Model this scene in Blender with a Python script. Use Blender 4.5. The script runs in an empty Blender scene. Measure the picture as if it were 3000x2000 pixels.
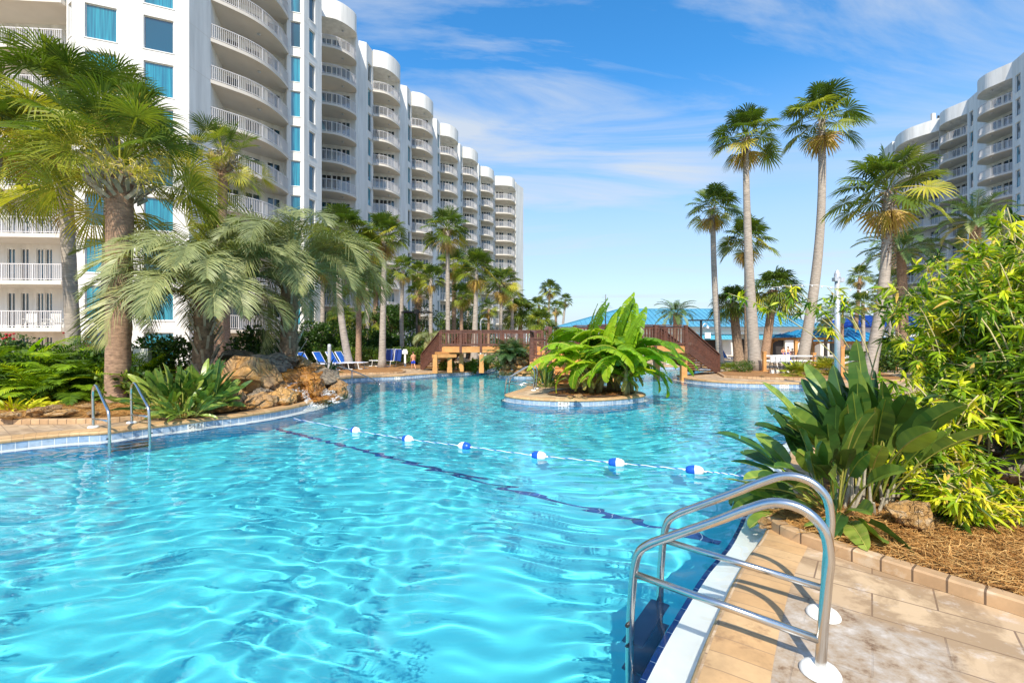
import bpy, bmesh, math, random
import numpy as np
from mathutils import Vector, Matrix, noise

S = bpy.context.scene
COL = S.collection
R = math.radians
PI = math.pi

# ------------------------------------------------------------------ camera
CAMZ = 1.6
FPX = 1350.0
cam = bpy.data.cameras.new('camera')
cam_o = bpy.data.objects.new('camera', cam)
COL.objects.link(cam_o)
S.camera = cam_o
cam_o.location = (0, 0, CAMZ)
cam_o.rotation_euler = (R(90), 0, 0)
cam.sensor_width = 36
cam.lens = 16.2
cam.clip_end = 5000
cam.clip_start = 0.05

# ------------------------------------------------------------------ world, sun, exposure
SUN_DIR = Vector((0.12, 1.0, -1.08)).normalized()      # the way the light travels
w = bpy.data.worlds.new('World')
S.world = w
w.use_nodes = True
wt = w.node_tree
bg = wt.nodes['Background']
sky = wt.nodes.new('ShaderNodeTexSky')
sky.sky_type = 'NISHITA'
sky.sun_disc = False
sky.sun_elevation = math.asin(-SUN_DIR.z)
sky.sun_rotation = math.atan2(-SUN_DIR.x, -SUN_DIR.y)
sky.air_density = 1.0
sky.dust_density = 0.6
sky.ozone_density = 2.2


def nd(nt, kind, **kw):
    n = nt.nodes.new(kind)
    for k, v in kw.items():
        if k.startswith('i_'):
            n.inputs[k[2:].replace('_', ' ')].default_value = v
        elif isinstance(k, str) and hasattr(n, k):
            setattr(n, k, v)
    return n


def ramp(nt, fac, stops, interp='LINEAR'):
    r = nt.nodes.new('ShaderNodeValToRGB')
    r.color_ramp.interpolation = interp
    el = r.color_ramp.elements
    while len(el) > 1:
        el.remove(el[-1])
    el[0].position = stops[0][0]
    c = stops[0][1]
    el[0].color = (*c, 1) if len(c) == 3 else c
    for p, c in stops[1:]:
        e = el.new(p)
        e.color = (*c, 1) if len(c) == 3 else c
    if fac is not None:
        nt.links.new(fac, r.inputs[0])
    return r.outputs[0]


def mth(nt, op, a, b=None, c=None, clamp=False):
    n = nt.nodes.new('ShaderNodeMath')
    n.operation = op
    n.use_clamp = clamp
    for i, x in enumerate((a, b, c)):
        if x is None:
            continue
        if isinstance(x, (int, float)):
            n.inputs[i].default_value = x
        else:
            nt.links.new(x, n.inputs[i])
    return n.outputs[0]


def mixc(nt, fac, a, b, mode='MIX'):
    n = nt.nodes.new('ShaderNodeMix')
    n.data_type = 'RGBA'
    n.blend_type = mode
    for sock, x in ((n.inputs[0], fac), (n.inputs[6], a), (n.inputs[7], b)):
        if isinstance(x, (int, float)):
            sock.default_value = x
        elif isinstance(x, tuple):
            sock.default_value = (*x, 1) if len(x) == 3 else x
        else:
            nt.links.new(x, sock)
    return n.outputs[2]


# cirrus clouds laid on a high plane above the place (by direction)
tc = wt.nodes.new('ShaderNodeTexCoord')
sep = wt.nodes.new('ShaderNodeSeparateXYZ')
wt.links.new(tc.outputs['Generated'], sep.inputs[0])
zc = mth(wt, 'MAXIMUM', mth(wt, 'ADD', sep.outputs[2], 0.06), 0.02)
px = mth(wt, 'DIVIDE', sep.outputs[0], zc)
py = mth(wt, 'DIVIDE', sep.outputs[1], zc)
cmb = wt.nodes.new('ShaderNodeCombineXYZ')
wt.links.new(px, cmb.inputs[0])
wt.links.new(py, cmb.inputs[1])
mp = nd(wt, 'ShaderNodeMapping')
mp.inputs['Rotation'].default_value = (0, 0, R(-28))
mp.inputs['Scale'].default_value = (0.55, 1.25, 1)
mp.inputs['Location'].default_value = (8.7, 1.1, 0)
wt.links.new(cmb.outputs[0], mp.inputs[0])
nz = nd(wt, 'ShaderNodeTexNoise', i_Scale=0.9, i_Detail=9.0, i_Roughness=0.6, i_Distortion=1.1)
wt.links.new(mp.outputs[0], nz.inputs[0])
nz2 = nd(wt, 'ShaderNodeTexNoise', i_Scale=0.35, i_Detail=3.0, i_Roughness=0.5, i_Distortion=0.3)
wt.links.new(mp.outputs[0], nz2.inputs[0])
cl = ramp(wt, nz.outputs[0], [(0.47, (0, 0, 0)), (0.70, (1, 1, 1))])
cl2 = ramp(wt, nz2.outputs[0], [(0.42, (0, 0, 0)), (0.62, (1, 1, 1))])
cm = mth(wt, 'MULTIPLY', cl, cl2)
fade = mth(wt, 'MULTIPLY', mth(wt, 'MULTIPLY', cm, 1.35, clamp=True), mth(wt, 'MULTIPLY', sep.outputs[2], 5.0, clamp=True))
hsv = nd(wt, 'ShaderNodeHueSaturation', i_Saturation=1.36, i_Value=1.75, i_Hue=0.497)
wt.links.new(sky.outputs[0], hsv.inputs['Color'])
# near the horizon a sea-side haze makes the sky paler
hz = ramp(wt, sep.outputs[2], [(0.0, (1, 1, 1)), (0.14, (.75, .75, .75)), (0.50, (0, 0, 0))], 'EASE')
skyc = mixc(wt, mth(wt, 'MULTIPLY', hz, 0.92), hsv.outputs[0], (4.0, 4.75, 5.6))
skyc = mixc(wt, mth(wt, 'MULTIPLY', fade, 0.85), skyc, (4.6, 5.0, 5.5))
wt.links.new(skyc, bg.inputs[0])
bg.inputs[1].default_value = 0.115

sun = bpy.data.lights.new('sun', 'SUN')
sun.energy = 4.8
sun.angle = R(0.5)
sun.color = (1.0, 0.92, 0.78)
sun.cycles.is_caustics_light = True
sun_o = bpy.data.objects.new('sun', sun)
COL.objects.link(sun_o)
sun_o.rotation_euler = SUN_DIR.to_track_quat('-Z', 'Y').to_euler()

S.view_settings.view_transform = 'Standard'
S.view_settings.look = 'None'
S.view_settings.exposure = 0.45
S.view_settings.gamma = 1.0
S.cycles.use_denoising = True
S.cycles.max_bounces = 8
S.cycles.transparent_max_bounces = 12
S.cycles.sample_clamp_indirect = 6.0

rnd = random.Random(11)


# ------------------------------------------------------------------ helpers
def G(u, v, z=0.0):
    """ground point seen at source pixel (u, v) of the survey photograph"""
    Y = FPX * (CAMZ - z) / (v - 1000.0)
    return Vector(((u - 1500.0) * Y / FPX, Y, z))


def P(u, v, Y):
    return Vector(((u - 1500.0) * Y / FPX, Y, CAMZ - (v - 1000.0) * Y / FPX))


def tag(o, label=None, cat=None, group=None, kind=None):
    if label:
        o['label'] = label
    if cat:
        o['category'] = cat
    if group:
        o['group'] = group
    if kind:
        o['kind'] = kind
    return o


def thing(name, label, cat, loc=(0, 0, 0), rz=0.0, group=None):
    o = bpy.data.objects.new(name, None)
    COL.objects.link(o)
    o.empty_display_size = 0.2
    o.location = loc
    o.rotation_euler = (0, 0, rz)
    return tag(o, label, cat, group)


def copy_tree(o, parent=None):
    c = o.copy()
    COL.objects.link(c)
    if parent is not None:
        c.parent = parent
    for ch in list(o.children):
        copy_tree(ch, c)
    return c


class MB:
    """collects vertices and faces and links them as ONE mesh object"""
    def __init__(s):
        s.v = []
        s.f = []
        s.m = []
        s.t = []
        s.sv = []      # per-vertex length attribute
        s.nv = 0

    def add(s, verts, faces, mat=0, tint=0.5, sv=None):
        b = s.nv
        s.v.extend([tuple(x) for x in verts])
        s.nv += len(verts)
        for f in faces:
            s.f.append(tuple(b + i for i in f))
        n = len(faces)
        s.m.extend([mat] * n)
        s.t.extend([tint] * n)
        if sv is None:
            sv = [0.0] * len(verts)
        s.sv.extend(sv)
        return b

    def box(s, c, d, rz=0.0, mat=0, tint=0.5, rx=0.0, ry=0.0):
        x, y, z = d[0] / 2, d[1] / 2, d[2] / 2
        M = Matrix.Translation(Vector(c)) @ Matrix.Rotation(rz, 4, 'Z') @ Matrix.Rotation(ry, 4, 'Y') @ Matrix.Rotation(rx, 4, 'X')
        vs = [M @ Vector((a * x, b * y, e * z)) for a in (-1, 1) for b in (-1, 1) for e in (-1, 1)]
        s.add(vs, [(0, 1, 3, 2), (4, 6, 7, 5), (0, 4, 5, 1), (2, 3, 7, 6), (0, 2, 6, 4), (1, 5, 7, 3)], mat, tint)

    def bar(s, a, b, wd, ht=None, mat=0, tint=0.5, up=(0, 0, 1)):
        """rectangular bar between two points"""
        a = Vector(a)
        b = Vector(b)
        ht = ht or wd
        d = (b - a).normalized()
        u = Vector(up)
        if abs(d.dot(u)) > 0.98:
            u = Vector((0, 1, 0))
        sd = d.cross(u).normalized()
        u = sd.cross(d).normalized()
        vs = []
        for p in (a, b):
            for i, j in ((-1, -1), (1, -1), (1, 1), (-1, 1)):
                vs.append(p + sd * (i * wd / 2) + u * (j * ht / 2))
        s.add(vs, [(0, 3, 2, 1), (4, 5, 6, 7), (0, 1, 5, 4), (1, 2, 6, 5), (2, 3, 7, 6), (3, 0, 4, 7)], mat, tint)

    def tube(s, pts, r, n=10, mat=0, tint=0.5, cap=True):
        pts = [Vector(p) for p in pts]
        rs = r if isinstance(r, (list, tuple)) else [r] * len(pts)
        vs = []
        prev = None
        for i, p in enumerate(pts):
            d = (pts[min(i + 1, len(pts) - 1)] - pts[max(i - 1, 0)]).normalized()
            if prev is None:
                a = Vector((0, 0, 1)) if abs(d.z) < 0.9 else Vector((1, 0, 0))
                prev = d.cross(a).normalized()
            prev = (prev - d * prev.dot(d)).normalized()
            q = d.cross(prev)
            for k in range(n):
                t = 2 * PI * k / n
                vs.append(p + (prev * math.cos(t) + q * math.sin(t)) * rs[i])
        fs = []
        for i in range(len(pts) - 1):
            for k in range(n):
                k2 = (k + 1) % n
                fs.append((i * n + k, i * n + k2, (i + 1) * n + k2, (i + 1) * n + k))
        if cap:
            fs.append(tuple(range(n - 1, -1, -1)))
            fs.append(tuple((len(pts) - 1) * n + k for k in range(n)))
        s.add(vs, fs, mat, tint)

    def prism(s, pts, z0, z1, mat=0, tint=0.5):
        n = len(pts)
        vs = [(p[0], p[1], z0) for p in pts] + [(p[0], p[1], z1) for p in pts]
        fs = [(i, (i + 1) % n, n + (i + 1) % n, n + i) for i in range(n)]
        fs.append(tuple(range(n - 1, -1, -1)))
        fs.append(tuple(range(n, 2 * n)))
        s.add(vs, fs, mat, tint)

    def lathe(s, prof, n=24, mat=0, c=(0, 0, 0), tint=0.5):
        vs = []
        for r_, z in prof:
            for k in range(n):
                t = 2 * PI * k / n
                vs.append((c[0] + r_ * math.cos(t), c[1] + r_ * math.sin(t), c[2] + z))
        fs = []
        for i in range(len(prof) - 1):
            for k in range(n):
                k2 = (k + 1) % n
                fs.append((i * n + k, i * n + k2, (i + 1) * n + k2, (i + 1) * n + k))
        s.add(vs, fs, mat, tint)

    def mesh(s, name, mats, smooth=False):
        me = bpy.data.meshes.new(name)
        me.from_pydata(s.v, [], s.f)
        for m in (mats if isinstance(mats, (list, tuple)) else [mats]):
            me.materials.append(m)
        me.polygons.foreach_set('material_index', s.m)
        at = me.attributes.new('tint', 'FLOAT', 'FACE')
        at.data.foreach_set('value', s.t)
        if any(s.sv):
            at = me.attributes.new('run', 'FLOAT', 'POINT')
            at.data.foreach_set('value', s.sv)
        if smooth:
            me.polygons.foreach_set('use_smooth', [True] * len(s.f))
        me.update()
        return me

    def build(s, name, mats, parent=None, smooth=False, loc=None):
        o = bpy.data.objects.new(name, s.mesh(name, mats, smooth))
        COL.objects.link(o)
        if parent is not None:
            o.parent = parent
        if loc is not None:
            o.location = loc
        return o


class FB:
    """fast foliage builder: numpy batches of quads with one tint per batch"""
    def __init__(s):
        s.v = []
        s.q = []
        s.t = []
        s.n = 0

    def grid(s, pts, tint):
        """pts: (..., A, B, 3) array -> quads over A x B"""
        pts = np.asarray(pts, dtype=np.float32)
        if pts.ndim == 3:
            pts = pts[None]
        N, A, B, _ = pts.shape
        idx = np.arange(N * A * B).reshape(N, A, B) + s.n
        q = np.stack([idx[:, :-1, :-1], idx[:, :-1, 1:], idx[:, 1:, 1:], idx[:, 1:, :-1]], -1).reshape(-1, 4)
        s.v.append(pts.reshape(-1, 3))
        s.q.append(q)
        t = np.broadcast_to(np.asarray(tint, dtype=np.float32).reshape(-1, 1), (N, (A - 1) * (B - 1))) if np.ndim(tint) else np.full((N, (A - 1) * (B - 1)), tint, dtype=np.float32)
        s.t.append(t.reshape(-1))
        s.n += N * A * B

    def mesh(s, name, mats, smooth=False):
        v = np.concatenate(s.v)
        q = np.concatenate(s.q)
        t = np.concatenate(s.t)
        me = bpy.data.meshes.new(name)
        me.vertices.add(len(v))
        me.vertices.foreach_set('co', v.reshape(-1))
        me.loops.add(len(q) * 4)
        me.loops.foreach_set('vertex_index', q.reshape(-1).astype(np.int32))
        me.polygons.add(len(q))
        me.polygons.foreach_set('loop_start', np.arange(0, len(q) * 4, 4, dtype=np.int32))
        me.polygons.foreach_set('loop_total', np.full(len(q), 4, dtype=np.int32))
        for m in (mats if isinstance(mats, (list, tuple)) else [mats]):
            me.materials.append(m)
        me.update(calc_edges=True)
        at = me.attributes.new('tint', 'FLOAT', 'FACE')
        at.data.foreach_set('value', t)
        if smooth:
            me.polygons.foreach_set('use_smooth', [True] * len(q))
        return me

    def build(s, name, mats, parent=None, smooth=False, loc=None):
        o = bpy.data.objects.new(name, s.mesh(name, mats, smooth))
        COL.objects.link(o)
        if parent is not None:
            o.parent = parent
        if loc is not None:
            o.location = loc
        return o


def link_mesh(name, me, parent=None, loc=None):
    o = bpy.data.objects.new(name, me)
    COL.objects.link(o)
    if parent is not None:
        o.parent = parent
    if loc is not None:
        o.location = loc
    return o


def smooth_line(pts, n=6, closed=False):
    """Catmull-Rom through 2-D / 3-D points"""
    pts = [Vector(p) for p in pts]
    out = []
    m = len(pts)
    rng = range(m) if closed else range(m - 1)
    for i in rng:
        if closed:
            p0, p1, p2, p3 = pts[(i - 1) % m], pts[i], pts[(i + 1) % m], pts[(i + 2) % m]
        else:
            p0, p1, p2, p3 = pts[max(i - 1, 0)], pts[i], pts[i + 1], pts[min(i + 2, m - 1)]
        for k in range(n):
            t = k / n
            out.append(0.5 * ((2 * p1) + (p2 - p0) * t + (2 * p0 - 5 * p1 + 4 * p2 - p3) * t * t + (3 * p1 - p0 - 3 * p2 + p3) * t ** 3))
    if not closed:
        out.append(pts[-1])
    return out


# ------------------------------------------------------------------ materials
def newmat(name):
    m = bpy.data.materials.new(name)
    m.use_nodes = True
    nt = m.node_tree
    return m, nt, nt.nodes['Principled BSDF']


def noisefac(nt, scale, detail=4.0, rough=0.55, coord='Object', dist=0.0, stretch=None):
    t = nt.nodes.new('ShaderNodeTexCoord')
    out = t.outputs[coord]
    if stretch:
        mp_ = nt.nodes.new('ShaderNodeMapping')
        mp_.inputs['Scale'].default_value = stretch
        nt.links.new(out, mp_.inputs[0])
        out = mp_.outputs[0]
    n = nt.nodes.new('ShaderNodeTexNoise')
    n.inputs['Scale'].default_value = scale
    n.inputs['Detail'].default_value = detail
    n.inputs['Roughness'].default_value = rough
    n.inputs['Distortion'].default_value = dist
    nt.links.new(out, n.inputs[0])
    return n.outputs[0]


def bump(nt, b, h, strength=0.3, dist=0.02):
    bm_ = nt.nodes.new('ShaderNodeBump')
    bm_.inputs['Strength'].default_value = strength
    bm_.inputs['Distance'].default_value = dist
    nt.links.new(h, bm_.inputs['Height'])
    nt.links.new(bm_.outputs[0], b.inputs['Normal'])


def simple(name, col, rough=0.6, metal=0.0, var=0.12, scale=6.0, bmp=0.0, spec=None, stretch=None, detail=4.0):
    m, nt, b = newmat(name)
    f = noisefac(nt, scale, detail, stretch=stretch)
    lo = tuple(c * (1 - var) for c in col)
    hi = tuple(min(1, c * (1 + var)) for c in col)
    nt.links.new(ramp(nt, f, [(0.3, lo), (0.7, hi)]), b.inputs['Base Color'])
    b.inputs['Roughness'].default_value = rough
    b.inputs['Metallic'].default_value = metal
    if spec is not None:
        b.inputs['Specular IOR Level'].default_value = spec
    if bmp:
        bump(nt, b, noisefac(nt, scale * 6, 5, stretch=stretch), bmp)
    return m


def foliage(name, stops, rough=0.5, transl=0.3, spec=0.35):
    m, nt, b = newmat(name)
    a = nt.nodes.new('ShaderNodeAttribute')
    a.attribute_name = 'tint'
    c = ramp(nt, a.outputs['Fac'], stops)
    f = noisefac(nt, 9.0, 3)
    c = mixc(nt, 0.35, c, ramp(nt, f, [(0.3, (0.55, 0.55, 0.55)), (0.7, (1.5, 1.5, 1.5))]), 'MULTIPLY')
    nt.links.new(c, b.inputs['Base Color'])
    b.inputs['Roughness'].default_value = rough
    b.inputs['Specular IOR Level'].default_value = spec
    tr = nt.nodes.new('ShaderNodeBsdfTranslucent')
    tcol = mixc(nt, 1.0, c, (1.5, 1.6, 0.5), 'MULTIPLY')
    nt.links.new(tcol, tr.inputs[0])
    mx = nt.nodes.new('ShaderNodeMixShader')
    mx.inputs[0].default_value = transl
    nt.links.new(b.outputs[0], mx.inputs[1])
    nt.links.new(tr.outputs[0], mx.inputs[2])
    nt.links.new(mx.outputs[0], nt.nodes['Material Output'].inputs[0])
    return m


M = {}
M['wall'] = simple('stucco', (0.72, 0.71, 0.68), 0.85, var=0.15, scale=1.1, bmp=0.05, stretch=(1.6, 1.6, .16), detail=7.0)
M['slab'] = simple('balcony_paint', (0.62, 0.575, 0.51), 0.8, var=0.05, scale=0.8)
M['rail_white'] = simple('white_rail', (0.62, 0.60, 0.60), 0.5, var=0.03)
M['white'] = simple('white_paint', (0.8, 0.8, 0.78), 0.5, var=0.04)
M['steel'] = simple('stainless', (0.62, 0.60, 0.57), 0.22, 1.0, var=0.08, scale=14, stretch=(1, 1, 0.2))
M['black'] = simple('black_metal', (0.03, 0.028, 0.027), 0.45, 0.3)
M['grey_metal'] = simple('grey_metal', (0.55, 0.57, 0.6), 0.4, 0.4)
M['brown_wood'] = simple('dark_stained_wood', (0.115, 0.045, 0.028), 0.6, var=0.45, scale=5, bmp=0.2, stretch=(1, 1, 3))
M['orange_wood'] = simple('orange_stained_wood', (0.56, 0.27, 0.085), 0.6, var=0.2, scale=3, bmp=0.15)
M['blue_fabric'] = simple('blue_sling', (0.015, 0.13, 0.55), 0.6, var=0.15)
M['navy_fabric'] = simple('navy_sling', (0.012, 0.045, 0.25), 0.6, var=0.15)
M['skin'] = simple('skin', (0.62, 0.30, 0.17), 0.5, var=0.08)
M['hair'] = simple('brown_hair', (0.06, 0.03, 0.015), 0.7)
M['shorts'] = simple('blue_shorts', (0.02, 0.06, 0.55), 0.7)
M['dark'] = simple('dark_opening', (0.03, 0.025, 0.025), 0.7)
M['plastic_white'] = simple('white_plastic', (0.8, 0.8, 0.76), 0.35, var=0.03)
M['float_blue'] = simple('blue_float', (0.01, 0.09, 0.5), 0.3, var=0.03)
M['rope'] = simple('rope', (0.75, 0.8, 0.85), 0.7)
M['antenna'] = simple('beige_equipment', (0.6, 0.55, 0.5), 0.6)
M['awning'] = simple('awning_blue', (0.09, 0.38, 0.52), 0.5, var=0.06)
M['umbrella'] = simple('teal_canvas', (0.28, 0.6, 0.6), 0.7)
M['yellow'] = simple('yellow_paint', (0.8, 0.55, 0.02), 0.5)


def glass_mat(name, base, light, scale):
    m, nt, b = newmat(name)
    tcn = nt.nodes.new('ShaderNodeTexCoord')
    oi = nt.nodes.new('ShaderNodeObjectInfo')
    rv = mth(nt, 'MULTIPLY', oi.outputs['Random'], 37.0)
    va = nt.nodes.new('ShaderNodeVectorMath')
    nt.links.new(tcn.outputs['Object'], va.inputs[0])
    cb_ = nt.nodes.new('ShaderNodeCombineXYZ')
    for q_ in range(3):
        nt.links.new(rv, cb_.inputs[q_])
    nt.links.new(cb_.outputs[0], va.inputs[1])

    def nz_(sc_, st, det):
        mp_ = nt.nodes.new('ShaderNodeMapping')
        mp_.inputs['Scale'].default_value = st
        nt.links.new(va.outputs[0], mp_.inputs[0])
        n_ = nt.nodes.new('ShaderNodeTexNoise')
        n_.inputs['Scale'].default_value = sc_
        n_.inputs['Detail'].default_value = det
        nt.links.new(mp_.outputs[0], n_.inputs[0])
        return n_.outputs[0]
    f = nz_(scale, (5.0, 5.0, 0.12), 2.0)
    g = nz_(0.55, (1.0, 1.0, 0.05), 1.0)
    c = ramp(nt, f, [(0.35, base), (0.65, light)])
    c = mixc(nt, ramp(nt, g, [(0.48, (0, 0, 0)), (0.52, (1, 1, 1))]), c, tuple(x * 0.5 for x in base))
    nt.links.new(c, b.inputs['Base Color'])
    b.inputs['Roughness'].default_value = 0.06
    b.inputs['Specular IOR Level'].default_value = 0.9
    b.inputs['Coat Weight'].default_value = 0.6
    b.inputs['Coat Roughness'].default_value = 0.03
    return m


M['glass'] = glass_mat('curtained_glass', (0.006, 0.12, 0.19), (0.02, 0.27, 0.35), 2.4)
M['door_glass'] = glass_mat('door_glass', (0.006, 0.025, 0.05), (0.01, 0.07, 0.11), 1.2)


def metal_roof(name, col):
    m, nt, b = newmat(name)
    f = noisefac(nt, 0.5, 3)
    nt.links.new(ramp(nt, f, [(0.3, tuple(c * 0.85 for c in col)), (0.7, tuple(c * 1.1 for c in col))]), b.inputs['Base Color'])
    b.inputs['Roughness'].default_value = 0.4
    b.inputs['Metallic'].default_value = 0.1
    return m


M['roof_blue'] = metal_roof('roof_pale_blue', (0.09, 0.32, 0.47))
M['roof_teal'] = metal_roof('roof_teal_blue', (0.02, 0.22, 0.42))
M['roof_deep'] = metal_roof('roof_deep_blue', (0.01, 0.07, 0.36))


def deck_mat():
    m, nt, b = newmat('paver_deck')
    t = nt.nodes.new('ShaderNodeTexCoord')
    mp_ = nt.nodes.new('ShaderNodeMapping')
    mp_.inputs['Rotation'].default_value = (0, 0, R(38))
    nt.links.new(t.outputs['Object'], mp_.inputs[0])
    br = nt.nodes.new('ShaderNodeTexBrick')
    nt.links.new(mp_.outputs[0], br.inputs[0])
    br.inputs['Scale'].default_value = 1.0
    br.inputs['Brick Width'].default_value = 0.62
    br.inputs['Row Height'].default_value = 0.31
    br.inputs['Mortar Size'].default_value = 0.006
    br.inputs['Mortar Smooth'].default_value = 0.4
    br.inputs['Color1'].default_value = (0.54, 0.39, 0.235, 1)
    br.inputs['Color2'].default_value = (0.46, 0.32, 0.185, 1)
    br.inputs['Mortar'].default_value = (0.20, 0.13, 0.08, 1)
    c = br.outputs['Color']
    n1 = noisefac(nt, 2.2, 8, 0.65, dist=0.6)
    n2 = noisefac(nt, 6.5, 8, 0.75)
    n3 = noisefac(nt, 0.8, 3)
    c = mixc(nt, mth(nt, 'MULTIPLY', ramp(nt, n1, [(0.46, (0, 0, 0)), (0.55, (1, 1, 1))]), 0.62), c, (0.21, 0.13, 0.065))
    c = mixc(nt, mth(nt, 'MULTIPLY', ramp(nt, n2, [(0.55, (0, 0, 0)), (0.68, (1, 1, 1))]), 0.5), c, (0.66, 0.60, 0.54))
    c = mixc(nt, mth(nt, 'MULTIPLY', ramp(nt, n3, [(0.45, (0, 0, 0)), (0.7, (1, 1, 1))]), 0.25), c, (0.40, 0.30, 0.22))
    # worn grey concrete patch round the near ladder
    sp = nt.nodes.new('ShaderNodeSeparateXYZ')
    nt.links.new(t.outputs['Object'], sp.inputs[0])
    dx = mth(nt, 'SUBTRACT', sp.outputs[0], 1.52)
    dy = mth(nt, 'SUBTRACT', sp.outputs[1], 2.25)
    # rotate into the ladder's own axes
    a_ = mth(nt, 'ADD', mth(nt, 'MULTIPLY', dx, -0.82), mth(nt, 'MULTIPLY', dy, 0.58))
    b_ = mth(nt, 'ADD', mth(nt, 'MULTIPLY', dx, 0.58), mth(nt, 'MULTIPLY', dy, 0.82))
    da = mth(nt, 'MAXIMUM', mth(nt, 'SUBTRACT', mth(nt, 'ABSOLUTE', mth(nt, 'ADD', a_, 0.08)), 0.50), mth(nt, 'SUBTRACT', mth(nt, 'ABSOLUTE', mth(nt, 'ADD', b_, 0.25)), 0.95))
    da = mth(nt, 'ADD', da, mth(nt, 'MULTIPLY', mth(nt, 'ADD', mth(nt, 'SUBTRACT', n2, 0.5), mth(nt, 'MULTIPLY', mth(nt, 'SUBTRACT', n1, 0.5), 1.4)), 0.28))
    patch = mth(nt, 'MULTIPLY', da, -14.0, clamp=True)
    pc = ramp(nt, n2, [(0.36, (0.15, 0.085, 0.045)), (0.46, (0.33, 0.255, 0.18)), (0.56, (0.40, 0.35, 0.295)), (0.68, (0.52, 0.48, 0.43))])
    c = mixc(nt, mth(nt, 'MULTIPLY', patch, 0.85), c, pc)
    nt.links.new(c, b.inputs['Base Color'])
    b.inputs['Roughness'].default_value = 0.72
    hh = mth(nt, 'ADD', mth(nt, 'MULTIPLY', br.outputs['Fac'], -1.0), mth(nt, 'MULTIPLY', n2, 0.5))
    bump(nt, b, hh, 0.35, 0.01)
    return m


M['deck'] = deck_mat()


def run_mat(name, c1, c2, joint, step, jw, extra_noise=5.0, rough=0.6, cross=None, stain=None, bmp=0.3):
    """bricks / tiles along a run: joints every `step` metres of the 'run' attribute"""
    m, nt, b = newmat(name)
    a = nt.nodes.new('ShaderNodeAttribute')
    a.attribute_name = 'run'
    q = mth(nt, 'DIVIDE', a.outputs['Fac'], step)
    fr = mth(nt, 'FRACT', q)
    cell = mth(nt, 'FLOOR', q)
    wn = nt.nodes.new('ShaderNodeTexWhiteNoise')
    wn.noise_dimensions = '1D'
    nt.links.new(cell, wn.inputs['W'])
    c = mixc(nt, wn.outputs['Value'], c1, c2)
    n = noisefac(nt, extra_noise, 6, 0.65)
    c = mixc(nt, 0.6, c, ramp(nt, n, [(0.3, (0.65, 0.65, 0.65)), (0.7, (1.3, 1.3, 1.3))]), 'MULTIPLY')
    if stain:
        n3 = noisefac(nt, 3.0, 7, 0.7)
        c = mixc(nt, mth(nt, 'MULTIPLY', ramp(nt, n3, [(0.55, (0, 0, 0)), (0.63, (1, 1, 1))]), 0.6), c, stain)
    j = mth(nt, 'LESS_THAN', fr, jw / step)
    c = mixc(nt, j, c, joint)
    nt.links.new(c, b.inputs['Base Color'])
    b.inputs['Roughness'].default_value = rough
    bump(nt, b, mth(nt, 'SUBTRACT', mth(nt, 'MULTIPLY', n, 0.4), j), bmp, 0.01)
    return m


M['coping'] = run_mat('coping_bricks', (0.55, 0.36, 0.18), (0.48, 0.29, 0.13), (0.30, 0.19, 0.10), 0.14, 0.006, stain=(0.24, 0.13, 0.06))
M['tile'] = run_mat('waterline_tile', (0.20, 0.30, 0.44), (0.33, 0.43, 0.55), (0.62, 0.65, 0.66), 0.155, 0.008, 14.0, 0.25, bmp=0.1)
M['navy_tile'] = run_mat('navy_tile', (0.01, 0.05, 0.22), (0.015, 0.08, 0.3), (0.5, 0.6, 0.7), 0.155, 0.006, 14.0, 0.25, bmp=0.05)
M['curb'] = run_mat('brick_curb', (0.50, 0.33, 0.18), (0.40, 0.25, 0.13), (0.13, 0.08, 0.045), 0.17, 0.012, stain=(0.56, 0.45, 0.32))
M['shelf'] = simple('white_plaster', (0.82, 0.80, 0.76), 0.6, var=0.05)
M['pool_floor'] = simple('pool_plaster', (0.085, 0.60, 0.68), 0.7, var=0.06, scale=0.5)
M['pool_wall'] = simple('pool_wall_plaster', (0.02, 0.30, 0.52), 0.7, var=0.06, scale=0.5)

m, nt, b = newmat('water')
b.inputs['Base Color'].default_value = (0.93, 1.0, 1.0, 1)
b.inputs['Roughness'].default_value = 0.0
b.inputs['IOR'].default_value = 1.333
b.inputs['Transmission Weight'].default_value = 1.0
M['water'] = m

m, nt, b = newmat('falling_water')
f = noisefac(nt, 14.0, 6, 0.7, stretch=(1, 1, 0.35))
b.inputs['Base Color'].default_value = (0.9, 0.93, 0.95, 1)
b.inputs['Roughness'].default_value = 0.25
nt.links.new(ramp(nt, f, [(0.47, (0, 0, 0)), (0.66, (.85, .85, .85))]), b.inputs['Alpha'])
M['foam'] = m


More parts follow.
